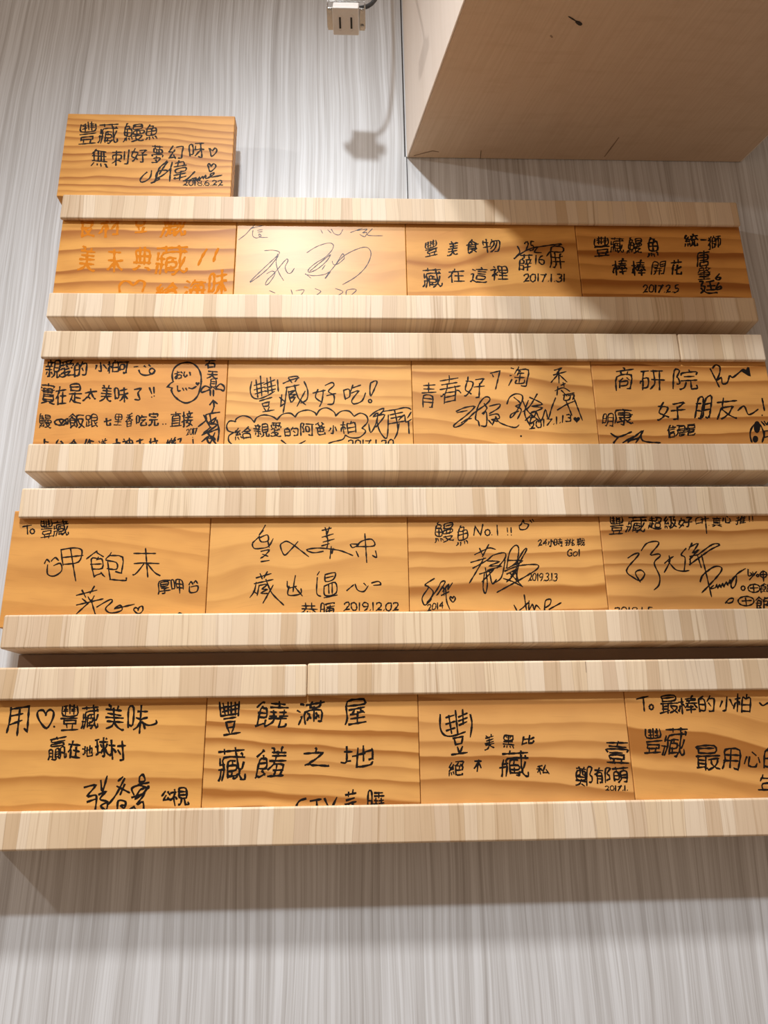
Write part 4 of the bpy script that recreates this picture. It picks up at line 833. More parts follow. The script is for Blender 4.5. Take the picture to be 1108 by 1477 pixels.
plaque(1, 0.0305, 0.2281, 0.5522, 0.6702, 0.039, 'leftmost plaque in the top full row, its blurred writing in faded orange', 'signed pine plaques in the racks', (42, 0.9, -0.03, 0.012, 0.25, 0), 'orange', 0.00286, {
    'i': [
        "艮 237 882 383 884 357 1138 211 1136",
        "材 446 885 683 887 658 1164 419 1161",
        "豆 833 948 962 950 944 1168 815 1166",
        "藏 1140 899 1415 902 1393 1241 1115 1237",
        "美 259 430 437 432 405 753 224 751",
        "未 564 418 738 420 710 735 534 733",
        "典 858 446 1052 448 1028 760 831 758",
        "藏 1105 396 1465 399 1441 787 1075 782",
        "s 1654 730 1614 647 1572 522",
        "s 1782 740 1758 670 1740 573",
    ],
    's': [
        "s 730 168 720 245 763 302 826 294 871 252 932 312 994 283 979 174",
        "給 1129 81 1370 83 1356 282 1114 280",
        "海 1440 94 1690 96 1677 327 1425 324",
        "味 1716 117 1922 119 1906 446 1698 444",
    ],
})
plaque(2, 0.2286, 0.4223, 0.5522, 0.6702, 0.039, 'shiny pinkish plaque in the top full row with two large thin looping signatures', 'signed pine plaques in the racks', (30, 0.2, 0.0, 0.03, 0.3, 0.35), 'grey', 0.00094, {
    'i': [
        "s 10 847 98 932 151 1004 204 1071",
        "l 160 1022 288 1059",
        "s 185 993 184 920 229 890 280 917 255 947 270 903 355 900",
        "l 235 994 296 1006",
        "l 241 969 293 979",
        "l 961 1009 982 965",
        "l 1042 1010 1079 970",
        "s 1083 1020 1117 960 1176 945 1214 1017",
        "l 1304 978 1439 1037",
        "s 1379 1005 1495 1025 1442 975 1491 980 1466 922 1410 952",
        "s 1555 1030 1506 971 1513 940 1673 937",
    ],
    's': [
        "s 328 720 419 727 494 704 468 651 335 499 178 310 249 357 372 482 446 591 486 656",
        "s 476 678 461 569 492 440 551 330",
        "s 360 414 419 450 453 414 393 295 352 269 370 333 450 429 570 603 593 581 565 505 593 429 633 429 668 489",
        "s 807 699 917 781 1047 831 1106 807 1088 732 1011 635 911 563 829 476 839 439 921 477 1021 575 1076 673 1011 618 920 530 844 454",
        "l 794 418 857 363",
        "s 794 411 886 393 1004 411 1072 446 1019 360 1041 407 1141 554 1214 690 1233 620",
        "s 1229 620 1169 559 1113 541 1095 586",
        "s 1141 554 1233 664 1363 746 1475 780 1530 732 1529 641 1473 510 1362 384 1215 281",
        "l 982 477 1016 536",
    ],
    'd': [
        "l 399 194 462 165",
        "l 638 208 657 145",
        "s 692 196 783 209 753 146",
        "s 906 225 970 190 916 137",
        "s 1133 229 1219 188 1161 139",
        "s 1252 150 1263 209 1347 223 1365 202 1315 151",
    ],
})
plaque(3, 0.4227, 0.6210, 0.5522, 0.6702, 0.039, 'top row plaque with widely spaced characters and the date 2017.1.31', 'signed pine plaques in the racks', (24, 0.75, -0.12, 0.06, 0.3, 0.2), 'black', 0.00181, {
    'i': [
        "豐 210 663 356 665 364 879 217 877",
        "美 476 677 594 678 603 875 484 873",
        "食 685 712 830 714 839 889 694 887",
        "物 872 725 1081 727 1093 914 882 911",
        "藏 175 253 391 255 400 510 183 508",
        "在 462 324 652 325 660 502 469 500",
        "這 716 315 924 317 936 522 727 520",
        "裡 950 350 1154 351 1167 542 961 540",
    ],
    's': [
        "2 1367 750 1416 751 1426 880 1377 879",
        "5 1427 751 1476 751 1486 880 1436 880",
        "s 1289 811 1309 727 1239 643",
        "薛 1288 482 1434 484 1452 714 1304 712",
        "s 1239 643 1339 723 1457 787 1650 826 1800 850 1760 821",
        "s 1518 792 1482 734 1559 726",
        "1 1476 567 1508 567 1518 692 1486 692",
        "6 1519 567 1585 568 1595 693 1528 692",
        "屏 1634 511 1809 513 1836 817 1659 815",
        "l 1658 738 1619 682",
    ],
    'd': [
        "2 1326 336 1390 336 1398 440 1333 439",
        "0 1404 336 1468 337 1476 441 1412 440",
        "1 1485 337 1516 337 1524 441 1493 441",
        "7 1526 337 1590 338 1598 442 1534 441",
        ". 1607 338 1618 338 1619 351 1608 351",
        "1 1634 338 1665 339 1674 442 1642 442",
        ". 1678 339 1688 339 1689 351 1679 351",
        "3 1702 339 1767 340 1776 443 1711 443",
        "1 1783 340 1814 340 1824 444 1792 443",
    ],
})
plaque(4, 0.6215, 0.8170, 0.5522, 0.6702, 0.039, 'rightmost plaque in the top full row, shaded by the cabinet, dated 2017.2.5', 'signed pine plaques in the racks', (52, 0.95, 0.02, 0.01, 0.5, 0.1), 'black', 0.00219, {
    'i': [
        "豐 181 677 365 679 395 953 208 951",
        "藏 377 734 539 736 563 949 400 947",
        "鰻 572 725 752 727 780 958 599 956",
        "魚 800 683 938 685 973 965 834 963",
        "棒 373 431 543 433 567 643 395 642",
        "棒 588 418 753 420 779 632 613 631",
        "開 827 442 983 443 1006 619 849 617",
        "花 1046 444 1179 445 1206 643 1072 642",
    ],
    's': [
        "統 1261 833 1425 835 1449 1004 1284 1002",
        "一 1466 921 1534 921 1539 953 1471 952",
        "獅 1536 802 1690 804 1717 978 1561 976",
        "唐 1366 557 1519 558 1552 780 1397 778",
        "肇 1358 371 1510 372 1538 558 1385 557",
        "廷 1352 198 1550 200 1577 373 1377 371",
        "s 1619 460 1571 399 1600 379 1625 412 1586 410",
        "s 1595 340 1560 286 1562 251 1608 265 1609 297 1571 275",
    ],
    'd': [
        "2 699 206 754 206 766 305 711 305",
        "0 766 206 822 207 834 306 779 305",
        "1 836 207 863 207 875 306 848 306",
        "7 871 207 927 208 940 307 884 306",
        ". 941 208 951 208 953 220 942 220",
        "2 963 208 1018 208 1031 307 976 307",
        ". 1032 208 1043 209 1044 220 1034 220",
        "5 1054 209 1110 209 1123 308 1067 308",
    ],
})
plaque(5, 0.0311, 0.2266, 0.3736, 0.4926, 0.039, 'plaque crowded with four lines of small writing and a speech bubble', 'signed pine plaques in the racks', (28, 0.4, 0.02, 0.03, 0.8, 0.2), 'black', 0.00187, {
    'i': [
        "親 48 898 204 899 180 1107 23 1107",
        "愛 194 905 341 906 320 1097 172 1097",
        "的 340 910 478 910 460 1088 321 1087",
        "小 555 969 675 969 664 1078 544 1077",
        "柏 685 952 805 953 792 1099 671 1099",
        "可 805 953 907 953 895 1089 793 1089",
        "l 962 1024 999 1029",
        "實 32 582 182 582 154 827 2 826",
        "在 186 582 294 582 272 786 162 786",
        "是 314 598 447 599 423 823 289 823",
        "太 470 639 606 640 593 766 456 766",
        "美 645 613 763 613 745 808 626 807",
        "味 796 613 937 614 921 788 780 787",
        "s 988 757 1057 767 1028 716 1053 640 1002 640",
        "s 1143 778 1172 710",
        "f 1183 669 1181 663 1176 661 1171 663 1168 669 1170 675 1175 677 1180 675",
        "s 1188 784 1197 716",
        "f 1207 682 1206 676 1201 673 1195 676 1193 681 1194 687 1199 690 1205 687",
        "鰻 47 312 172 312 154 471 28 471",
        "s 317 378 313 363 298 351 275 345 249 345 224 351 206 363 199 378 203 392 218 404 241 411 267 411 292 404 310 392 317 378",
        "s 243 402 269 362 288 398",
        "s 294 392 327 418 333 362 300 370",
        "飯 351 312 513 312 496 472 334 472",
        "跟 521 322 647 322 633 462 506 462",
        "七 713 342 780 342 772 426 705 426",
        "里 816 346 897 346 886 472 804 472",
        "香 935 326 1007 327 994 482 921 482",
        "吃 1042 338 1151 339 1141 463 1032 462",
        "完 1172 339 1268 339 1256 493 1160 493",
        "f 1323 357 1321 351 1316 349 1311 351 1308 357 1310 362 1315 365 1320 362",
        "f 1352 359 1350 353 1345 351 1340 353 1337 359 1339 364 1344 367 1349 364",
        "直 1390 333 1510 333 1499 493 1379 493",
        "接 1514 327 1632 327 1621 503 1502 503",
        "占 106 48 177 48 160 188 89 188",
        "台 248 48 328 48 312 188 231 188",
        "合 390 48 470 48 455 188 374 188",
        "作 532 48 630 48 615 188 517 188",
        "道 674 48 763 48 750 188 660 188",
        "大 826 47 906 47 893 192 812 192",
        "神 924 47 1031 47 1018 196 910 196",
        "去 1058 47 1147 47 1135 196 1045 196",
        "拉 1192 47 1290 47 1279 200 1180 200",
        "樂 1362 47 1478 47 1468 200 1351 200",
        "s 1483 184 1513 194 1507 155",
    ],
    's': [
        "s 1896 494 1760 467 1760 403 1686 331",
        "s 1733 459 1774 383 1808 323",
        "s 1796 473 1824 363 1863 427 1788 367 1876 347 1728 233",
        "s 1814 323 1745 247 1900 307",
        "s 1873 403 1901 283 1895 164",
        "s 1732 160 1810 224 1867 184 1784 200 1815 141 1859 259",
        "s 1770 283 1810 224 1878 135",
    ],
    'd': [
        "2 1567 233 1594 233 1590 303 1563 303",
        "0 1600 238 1627 238 1623 307 1596 307",
        "1 1634 242 1647 242 1643 312 1629 312",
        "7 1651 245 1678 245 1674 314 1647 314",
        "l 1637 184 1643 141",
        "f 1639 208 1638 204 1634 202 1630 204 1628 208 1630 212 1633 214 1637 212",
    ],
    'o': [
        "l 1067 1037 1084 1023",
        "l 1116 1050 1132 1033",
        "s 1015 985 1037 943 1089 925 1154 941 1184 981 1149 1008 1125 979 1147 941 1179 950",
        "s 1386 851 1371 934 1393 1018 1464 1071 1557 1077 1636 1019 1679 914 1678 769 1639 656 1551 601 1476 625 1407 686 1375 748",
        "l 1375 748 1381 776 1332 789 1360 830 1390 851",
        "お 1403 882 1486 882 1480 976 1396 976",
        "い 1494 909 1571 910 1568 966 1490 966",
        "s 1436 799 1445 744 1471 744",
        "l 1493 773 1506 748",
        "l 1525 773 1537 752",
        "s 1558 777 1595 769 1634 794",
        "f 1647 835 1647 839 1652 845 1661 846 1669 839 1670 828 1663 818 1654 809 1650 801 1649 798 1648 801 1642 808 1632 817 1624 828 1624 839 1630 846 1640 845 1645 839",
        "天 1745 889 1859 890 1854 973 1741 973",
        "貝 1775 759 1854 759 1848 883 1768 883",
        "s 1779 779 1732 800 1697 769 1694 728 1735 738 1781 759",
        "s 1844 780 1888 825 1931 790 1926 745 1892 759 1847 765",
        "l 1786 753 1790 687",
        "l 1818 753 1822 683",
        "s 1817 494 1835 564 1821 626",
        "l 1790 581 1821 630 1867 593",
        "右 1720 1015 1832 1015 1826 1125 1713 1124",
    ],
})
plaque(6, 0.2271, 0.4246, 0.3736, 0.4926, 0.039, 'yellow plaque with large writing above a wavy cloud outline', 'signed pine plaques in the racks', (60, 0.65, 0.02, 0.01, 0.0, 0.5), 'black', 0.00156, {
    'i': [
        "s 259 853 248 750 275 671 341 651 432 688 505 740",
        "s 534 875 546 740",
        "l 305 874 331 667",
        "l 350 920 373 684",
        "l 288 808 393 843",
        "l 290 756 402 791",
        "l 301 708 415 746",
        "l 420 895 439 713",
        "l 457 906 481 734",
        "l 390 820 504 875",
        "l 401 777 514 812",
        "l 412 736 515 767",
        "l 351 626 479 668",
        "l 383 596 453 616 447 569 392 561 379 596",
        "l 400 545 423 508",
        "l 455 555 441 515",
        "l 392 500 507 521",
        "l 595 833 678 875 762 901",
        "l 650 896 688 842",
        "s 653 907 752 917 722 855",
        "l 625 782 767 817",
        "s 637 792 620 607 604 492",
        "l 562 668 612 623",
        "l 584 699 576 566 616 596",
        "s 654 730 728 751 664 699 729 705 674 658 722 668 684 613 653 740",
        "s 717 813 757 668 839 582",
        "s 819 855 858 751 851 644 787 603",
        "l 831 741 750 566",
        "l 915 720 1045 752",
        "s 967 762 943 669 1013 611",
        "s 1026 756 1013 628 987 562",
        "s 1045 810 1116 845 1138 810 1079 741 1139 690 1132 597 1073 587",
        "l 1064 690 1158 715",
        "s 1242 752 1251 690 1262 645",
        "s 1242 752 1300 765 1307 682 1261 653",
        "l 1341 815 1317 740",
        "l 1335 781 1424 815",
        "s 1326 721 1401 746 1330 637 1354 593 1438 629 1476 721",
        "s 1533 840 1575 865 1601 853 1580 790 1532 686 1523 773 1533 844",
        "s 1541 627 1539 619 1534 612 1527 609 1520 609 1513 612 1509 619 1507 627 1509 635 1513 641 1520 645 1528 645 1534 641 1539 635 1541 627",
        "給 112 184 285 184 279 323 106 323",
        "親 311 214 465 214 461 363 305 363",
        "愛 484 214 593 214 589 383 478 383",
        "的 629 224 766 224 764 327 627 327",
        "阿 794 224 931 224 929 364 791 363",
        "爸 949 233 1050 233 1049 384 947 384",
        "小 1086 253 1178 253 1178 344 1086 344",
        "柏 1206 253 1371 253 1372 394 1205 394",
    ],
    's': [
        "s 1520 449 1586 506 1670 541 1632 475 1557 445 1604 486 1584 364 1528 263 1507 360",
        "s 1567 445 1679 465 1584 324",
        "s 1594 404 1620 284 1684 194 1707 263 1716 465",
        "s 1660 506 1791 527 1904 551 1963 517 1920 431",
        "l 1734 465 1869 496",
        "l 1743 425 1887 455",
        "s 1782 527 1815 304 1776 190",
        "l 1710 360 1885 394",
        "s 1826 405 1887 465 1900 384 1960 415",
        "l 1928 394 1932 251",
        "l 1829 364 1804 239",
    ],
    'd': [
        "2 1293 85 1351 85 1351 180 1293 180",
        "0 1364 85 1422 85 1423 180 1364 180",
        "1 1437 85 1465 85 1466 180 1438 180",
        "7 1474 85 1533 85 1534 180 1475 180",
        ". 1548 85 1559 85 1559 96 1548 96",
        "1 1573 85 1601 85 1602 180 1574 180",
        ". 1612 85 1623 85 1623 96 1612 96",
        "2 1635 85 1694 84 1695 180 1636 180",
        "0 1707 84 1765 84 1767 180 1708 180",
    ],
    'o': [
        "s 103 383 120 423 182 454 257 433 304 379",
        "s 304 379 330 434 402 464 495 444 542 407",
        "s 542 407 595 470 678 484 731 440",
        "s 731 440 770 495 862 521 936 493 955 460",
        "s 955 460 992 525 1066 546 1140 499 1159 453",
        "s 1159 453 1214 505 1298 510 1353 449",
        "s 1353 449 1418 485 1483 455 1496 384 1436 314",
        "s 1436 314 1473 283 1454 243 1399 204 1316 204 1261 233",
        "s 1261 233 1233 184 1142 160 1087 140",
        "s 112 387 48 393 19 343 35 283 96 263",
        "s 96 263 47 224 50 164 87 129",
        "l 594 174 654 125",
        "l 777 128 842 168",
    ],
})
plaque(7, 0.4250, 0.6218, 0.3736, 0.4926, 0.039, 'plaque with slanting scrawled signatures, a black heart and the date 2017.1.13', 'signed pine plaques in the racks', (38, 0.8, 0.1, 0.025, 0.35, 0.45), 'black', 0.00156, {
    'i': [
        "青 89 547 249 548 260 849 98 848",
        "春 279 599 514 600 529 923 291 922",
        "好 555 672 782 672 796 924 567 923",
        "l 856 962 963 992 902 773",
        "l 886 920 874 950",
        "淘 1043 798 1266 799 1284 1043 1059 1042",
    ],
    's': [
        "s 463 507 559 552 663 563 574 466 438 354 447 324 531 365 650 487 787 590 834 648 811 679 763 662 701 569 665 426 692 395 702 340",
        "l 472 493 580 517",
        "s 513 375 571 415 622 425",
        "l 769 600 796 548 752 473",
        "s 740 483 786 497 777 344 721 340",
        "s 824 569 935 594 917 545 819 483",
        "s 818 462 903 477 919 426 833 411 898 391",
        "l 805 405 843 351 876 430",
        "s 882 446 925 375 1071 320 1126 349",
        "s 1014 596 1048 673 1117 715 1186 694 1171 611 1081 467 1041 434 1054 477 1135 512",
        "s 1095 673 1161 601 1107 570 1165 528 1116 422",
        "s 1187 632 1235 508 1344 402",
        "s 1248 636 1196 487 1245 341",
        "s 1350 715 1259 570 1178 504",
        "s 1266 673 1397 595 1278 570 1394 549 1252 483",
        "s 1272 498 1315 508 1297 447 1249 434",
        "s 1320 508 1369 402 1426 529 1446 422 1494 550 1546 668",
        "s 1199 402 1274 467 1243 361 1326 416 1343 381",
        "l 1561 1001 1644 1029 1587 965",
        "l 1546 943 1689 984",
        "l 1610 1012 1599 846",
        "l 1595 948 1514 854",
        "l 1610 948 1687 859",
        "s 1549 753 1639 789 1706 747",
        "l 1582 800 1564 701",
        "l 1644 853 1652 806",
        "l 1618 817 1666 842",
        "l 1617 758 1672 691",
        "l 1631 701 1752 727",
        "s 1651 716 1635 641 1693 649 1711 695",
        "s 1688 695 1750 706 1731 649",
        "s 1555 525 1659 591 1743 627",
        "l 1654 643 1705 463",
        "l 1746 668 1813 406",
    ],
    'd': [
        "2 1234 300 1293 300 1300 385 1240 385",
        "0 1307 316 1367 316 1373 401 1314 401",
        "1 1383 332 1412 332 1419 418 1390 418",
        "7 1422 341 1481 341 1488 426 1429 426",
        ". 1498 357 1508 357 1509 367 1499 367",
        "1 1524 362 1552 363 1560 448 1531 448",
        ". 1565 371 1575 371 1576 382 1566 382",
        "1 1590 377 1619 377 1627 463 1598 463",
        "3 1629 386 1689 386 1697 472 1637 472",
    ],
    'o': [
        "f 1754 427 1756 433 1766 442 1780 443 1791 433 1789 416 1776 400 1761 387 1751 376 1749 371 1748 376 1741 387 1728 400 1718 416 1719 432 1732 443 1746 442 1753 433",
        "f 1151 221 1147 213 1139 209 1131 213 1128 221 1132 230 1140 233 1148 230",
    ],
})
plaque(8, 0.6222, 0.8183, 0.3736, 0.4926, 0.039, 'plaque with a black heart upper right and a small panda doodle in the corner', 'signed pine plaques in the racks', (48, 1.0, 0.0, 0.014, 0.6, 0.35), 'black', 0.00187, {
    'i': [
        "商 233 759 432 760 464 1040 263 1039",
        "研 498 752 783 753 816 1002 528 1001",
        "院 866 772 1161 773 1197 1023 899 1022",
        "s 1324 1023 1358 915 1391 803",
        "s 1352 1033 1394 1073 1435 1043 1414 954 1371 881 1430 915 1433 844 1488 856 1528 939 1557 919 1622 965 1689 1019",
        "好 660 411 977 412 1007 631 688 631",
        "朋 1061 421 1243 421 1281 676 1097 676",
        "友 1294 412 1533 412 1577 685 1336 684",
        "s 1555 523 1622 575 1641 550 1659 477 1709 488 1778 536",
        "l 1846 666 1847 523",
        "f 1821 466 1817 459 1811 456 1805 459 1803 466 1807 472 1814 475 1820 472",
    ],
    's': [
        "明 56 336 169 336 184 477 70 477",
        "康 180 354 381 355 403 544 200 544",
        "信 737 196 824 196 846 355 758 355",
        "麗 828 224 1047 224 1065 355 846 355",
        "s 134 251 208 211 357 270",
        "l 208 211 148 140",
        "s 252 146 377 218 304 146",
        "s 362 196 481 283 391 146",
        "s 468 280 467 168 652 145",
        "l 306 159 454 209",
    ],
    'o': [
        "f 1670 1014 1696 1029 1724 1015 1744 1049 1766 1045 1765 932 1736 939 1671 991",
        "s 1646 153 1640 224 1662 299 1721 365 1774 346 1792 242 1759 152",
        "f 1769 327 1760 296 1746 271 1728 257 1712 257 1699 271 1693 296 1695 327 1704 358 1718 383 1735 397 1752 397 1765 383 1771 358",
        "f 1722 186 1716 168 1705 154 1691 146 1677 146 1665 154 1659 168 1659 186 1665 204 1676 218 1690 226 1704 226 1716 218 1722 204",
        "l 1792 389 1820 346",
        "l 1803 280 1848 284",
        "l 1791 205 1837 218",
        "s 1823 393 1843 355 1862 384",
        "l 1803 280 1794 205",
    ],
})
plaque(9, 0.0228, 0.2178, 0.1977, 0.3148, 0.039, 'smooth plaque with two smiling face characters in thin pen and a small heart', 'signed pine plaques in the racks', (26, 0.3, 0.1, 0.02, 0.5, 0.3), 'black', 0.00144, {
    'i': [
        "l 102 1005 183 1021",
        "l 142 1017 159 928",
        "s 222 956 221 946 216 937 208 933 199 933 190 938 183 946 180 956 181 967 185 975 193 980 202 980 211 975 218 967 222 956",
        "豐 287 890 408 889 386 1076 264 1077",
        "藏 405 909 563 908 545 1069 386 1070",
        "s 391 613 402 522 468 502 533 554 513 628 452 607",
        "s 360 629 377 668 407 642",
        "s 422 652 456 687 491 658",
        "s 503 766 522 681 542 608",
        "s 503 766 605 783 677 778 711 743 686 641 548 618",
        "l 525 687 723 707",
        "l 597 769 640 602 680 452",
        "飽 789 465 1173 462 1148 746 760 748",
        "未 1210 472 1491 470 1469 774 1183 776",
        "厚 1479 316 1606 315 1596 450 1468 450",
        "呷 1614 324 1727 323 1718 454 1605 455",
        "s 1778 406 1795 436 1815 409",
        "s 1824 423 1838 444 1860 419",
        "s 1783 388 1792 330 1857 338 1863 393 1798 384",
    ],
    's': [
        "l 703 309 893 359",
        "l 750 360 793 289",
        "l 865 397 831 327",
        "l 763 274 805 241",
        "l 816 292 841 254",
        "l 873 301 857 260",
        "l 714 214 961 272",
        "l 826 235 723 129",
        "l 847 264 903 118",
        "s 910 193 979 238 1036 266 1049 243 994 181 1029 139 1100 139 1153 166 1130 208 1078 177 1169 195 1263 217",
        "s 1304 171 1281 184 1264 162 1312 122 1350 155 1343 197 1314 186 1305 156",
        "s 1680 105 1703 128 1735 110",
    ],
})
plaque(10, 0.2183, 0.4160, 0.1977, 0.3148, 0.039, 'plaque with two thin cursive lines above the date 2019.12.02', 'signed pine plaques in the racks', (32, 0.45, -0.05, 0.05, 0.25, 0.5), 'black', 0.00137, {
    'i': [
        "s 546 1010 515 949 487 905",
        "s 488 875 568 908 578 848 513 836 488 875",
        "l 506 929 528 953",
        "s 432 839 424 805 444 769 502 768 584 788 628 868",
        "l 428 829 492 893",
        "l 576 848 592 778",
        "s 512 738 593 752 549 694 511 669",
        "l 516 633 596 645",
        "l 529 708 581 688",
        "s 712 817 760 841 822 810 917 736 985 682",
        "s 876 836 801 747 744 699 703 787 714 823",
        "l 1117 952 1208 976",
        "l 1146 981 1166 922",
        "l 1189 987 1156 881",
        "l 1118 881 1228 915",
        "l 1128 831 1238 861",
        "s 1156 926 1176 835 1163 760",
        "l 1113 791 1190 814",
        "s 1129 735 1032 721 964 752 1070 769 1187 760 1303 740 1423 691",
        "l 1210 784 1197 661",
        "l 1229 764 1216 710",
        "s 1400 803 1423 771 1481 803 1409 809",
        "s 1458 783 1516 839 1614 857 1637 788 1454 783",
        "l 1546 914 1555 762 1563 619",
        "l 1458 733 1481 679",
        "s 1652 736 1662 670 1620 690",
        "l 474 469 619 511",
        "l 511 511 534 459",
        "l 581 531 550 468",
        "l 458 411 640 452",
        "s 476 424 460 337 421 276",
        "l 451 337 484 314",
        "l 506 395 490 295",
        "s 515 395 585 404 535 356 586 355 527 317 597 313",
        "s 570 453 611 355 651 293 751 197",
        "l 642 394 549 218",
        "s 779 432 790 369 870 382",
        "s 858 489 846 412 839 330",
        "s 800 383 792 296 909 305 916 357",
        "l 857 373 929 287",
        "l 1093 527 1074 494",
        "s 1074 468 1070 313 1110 280",
        "s 1150 497 1250 516 1231 448 1155 429 1150 497",
        "l 1160 464 1231 481",
        "s 1142 380 1250 418 1260 312 1152 289 1142 380",
        "l 1185 394 1190 308",
        "l 1220 405 1222 308",
        "l 1143 266 1270 292",
        "l 1365 336 1432 392",
        "s 1447 397 1472 339 1532 325 1575 381",
        "l 1533 407 1556 383",
        "s 1610 410 1677 425 1699 394 1628 386",
    ],
    's': [
        "恭 910 66 1079 65 1077 213 907 215",
        "暉 1107 65 1248 63 1247 216 1106 217",
    ],
    'd': [
        "2 1337 138 1395 138 1395 218 1337 219",
        "0 1407 138 1465 137 1465 218 1407 218",
        "1 1479 137 1507 137 1508 217 1480 217",
        "9 1516 137 1574 136 1575 217 1517 217",
        ". 1589 136 1599 136 1599 146 1589 146",
        "1 1613 136 1641 136 1642 216 1614 216",
        "2 1650 136 1708 135 1709 216 1651 216",
        ". 1723 135 1732 135 1733 145 1723 145",
        "0 1745 135 1803 134 1804 215 1746 215",
        "2 1816 134 1873 134 1875 214 1817 215",
    ],
})
plaque(11, 0.4164, 0.6129, 0.1977, 0.3148, 0.039, 'plaque with overlapping signatures, the text NO.1 and the date 2019.3.13', 'signed pine plaques in the racks', (58, 0.8, -0.02, 0.016, 0.3, 0.55), 'black', 0.00137, {
    'i': [
        "鰻 267 823 470 822 480 1042 274 1043",
        "魚 485 787 612 787 623 1011 495 1011",
        "l 667 894 686 990 736 893 766 1010",
        "s 834 922 831 908 823 898 813 892 801 892 791 898 785 908 783 922 786 935 794 946 804 952 816 952 826 946 832 935 834 922",
        "f 856 897 854 893 850 891 846 893 845 897 847 901 851 903 855 901",
        "l 910 999 910 893",
        "l 1013 968 1013 925",
        "f 1019 896 1017 892 1012 890 1008 892 1007 896 1009 900 1013 902 1017 900",
        "l 1051 972 1050 920",
        "f 1056 894 1054 890 1050 888 1046 890 1044 894 1046 898 1051 900 1055 898",
        "2 1314 783 1355 782 1360 843 1319 844",
        "4 1364 782 1404 782 1409 843 1368 843",
        "小 1413 772 1478 772 1484 843 1419 843",
        "時 1478 772 1567 771 1575 852 1485 853",
        "挑 1588 781 1687 780 1694 852 1594 852",
        "戰 1707 774 1790 774 1798 855 1714 856",
        "G 1602 670 1649 670 1656 740 1608 740",
        "o 1660 669 1707 669 1711 715 1664 715",
        "! 1716 669 1742 669 1749 740 1723 740",
    ],
    's': [
        "s 666 692 757 735 817 761 879 745",
        "l 719 756 748 681",
        "l 813 796 743 671",
        "l 623 612 776 655",
        "s 640 552 790 635 852 684 965 710 971 654 883 551",
        "s 756 655 698 556 599 403",
        "s 790 625 910 618 806 575 927 574 784 531",
        "l 704 492 847 535 725 414",
        "s 766 555 777 397 752 296 732 359 753 496",
        "s 804 535 825 393 870 436",
        "s 825 393 920 455 970 634",
        "s 980 550 1020 714 1084 786 1115 749 1082 613 990 550",
        "s 1069 411 1099 573 1193 737 1170 739 1103 633 1055 494 971 412",
        "s 991 630 1146 623 1021 569",
        "s 959 520 1099 573 1276 586 1297 552 1190 479 868 307",
        "s 977 490 1081 533 1013 455 1060 514 1092 411",
        "l 941 445 1030 415 1127 362",
        "l 1012 498 1118 371",
        "s 251 450 155 388 191 363 132 276 125 228 152 185 216 246",
        "s 196 363 237 304 168 204 277 343 318 415 356 410 270 281 335 362 341 280",
        "s 329 319 394 394 378 338 429 404",
        "l 315 280 391 316",
        "s 360 361 364 226 391 145",
        "2 172 128 210 127 212 192 175 193",
        "0 218 137 256 137 258 202 221 202",
        "1 266 146 284 146 286 211 268 211",
        "4 290 151 327 151 330 216 292 217",
        "l 1029 176 1053 124",
        "s 1078 124 1128 162 1174 204",
        "l 1137 278 1149 123",
        "s 1181 219 1174 128 1211 184 1226 128 1249 174 1284 137",
        "s 1327 121 1345 218 1398 231 1384 179 1329 146",
        "l 1373 132 1498 197",
    ],
    'd': [
        "2 1188 420 1224 420 1230 497 1194 497",
        "0 1232 420 1268 419 1274 496 1238 497",
        "1 1277 419 1295 419 1301 496 1283 496",
        "9 1300 419 1336 419 1342 496 1306 496",
        ". 1344 419 1353 419 1354 428 1345 428",
        "3 1359 419 1395 418 1401 495 1365 496",
        ". 1403 418 1412 418 1413 428 1404 428",
        "1 1420 418 1437 418 1443 495 1426 495",
        "3 1443 418 1479 418 1485 495 1449 495",
    ],
    'o': [
        "s 1138 994 1145 953 1205 957 1233 1004 1190 1018 1184 1052 1159 1008 1138 994",
        "l 1252 1051 1268 1024",
        "l 1277 1059 1291 1035",
        "s 419 254 404 268 398 249 425 212 451 244 439 270 423 248",
    ],
})
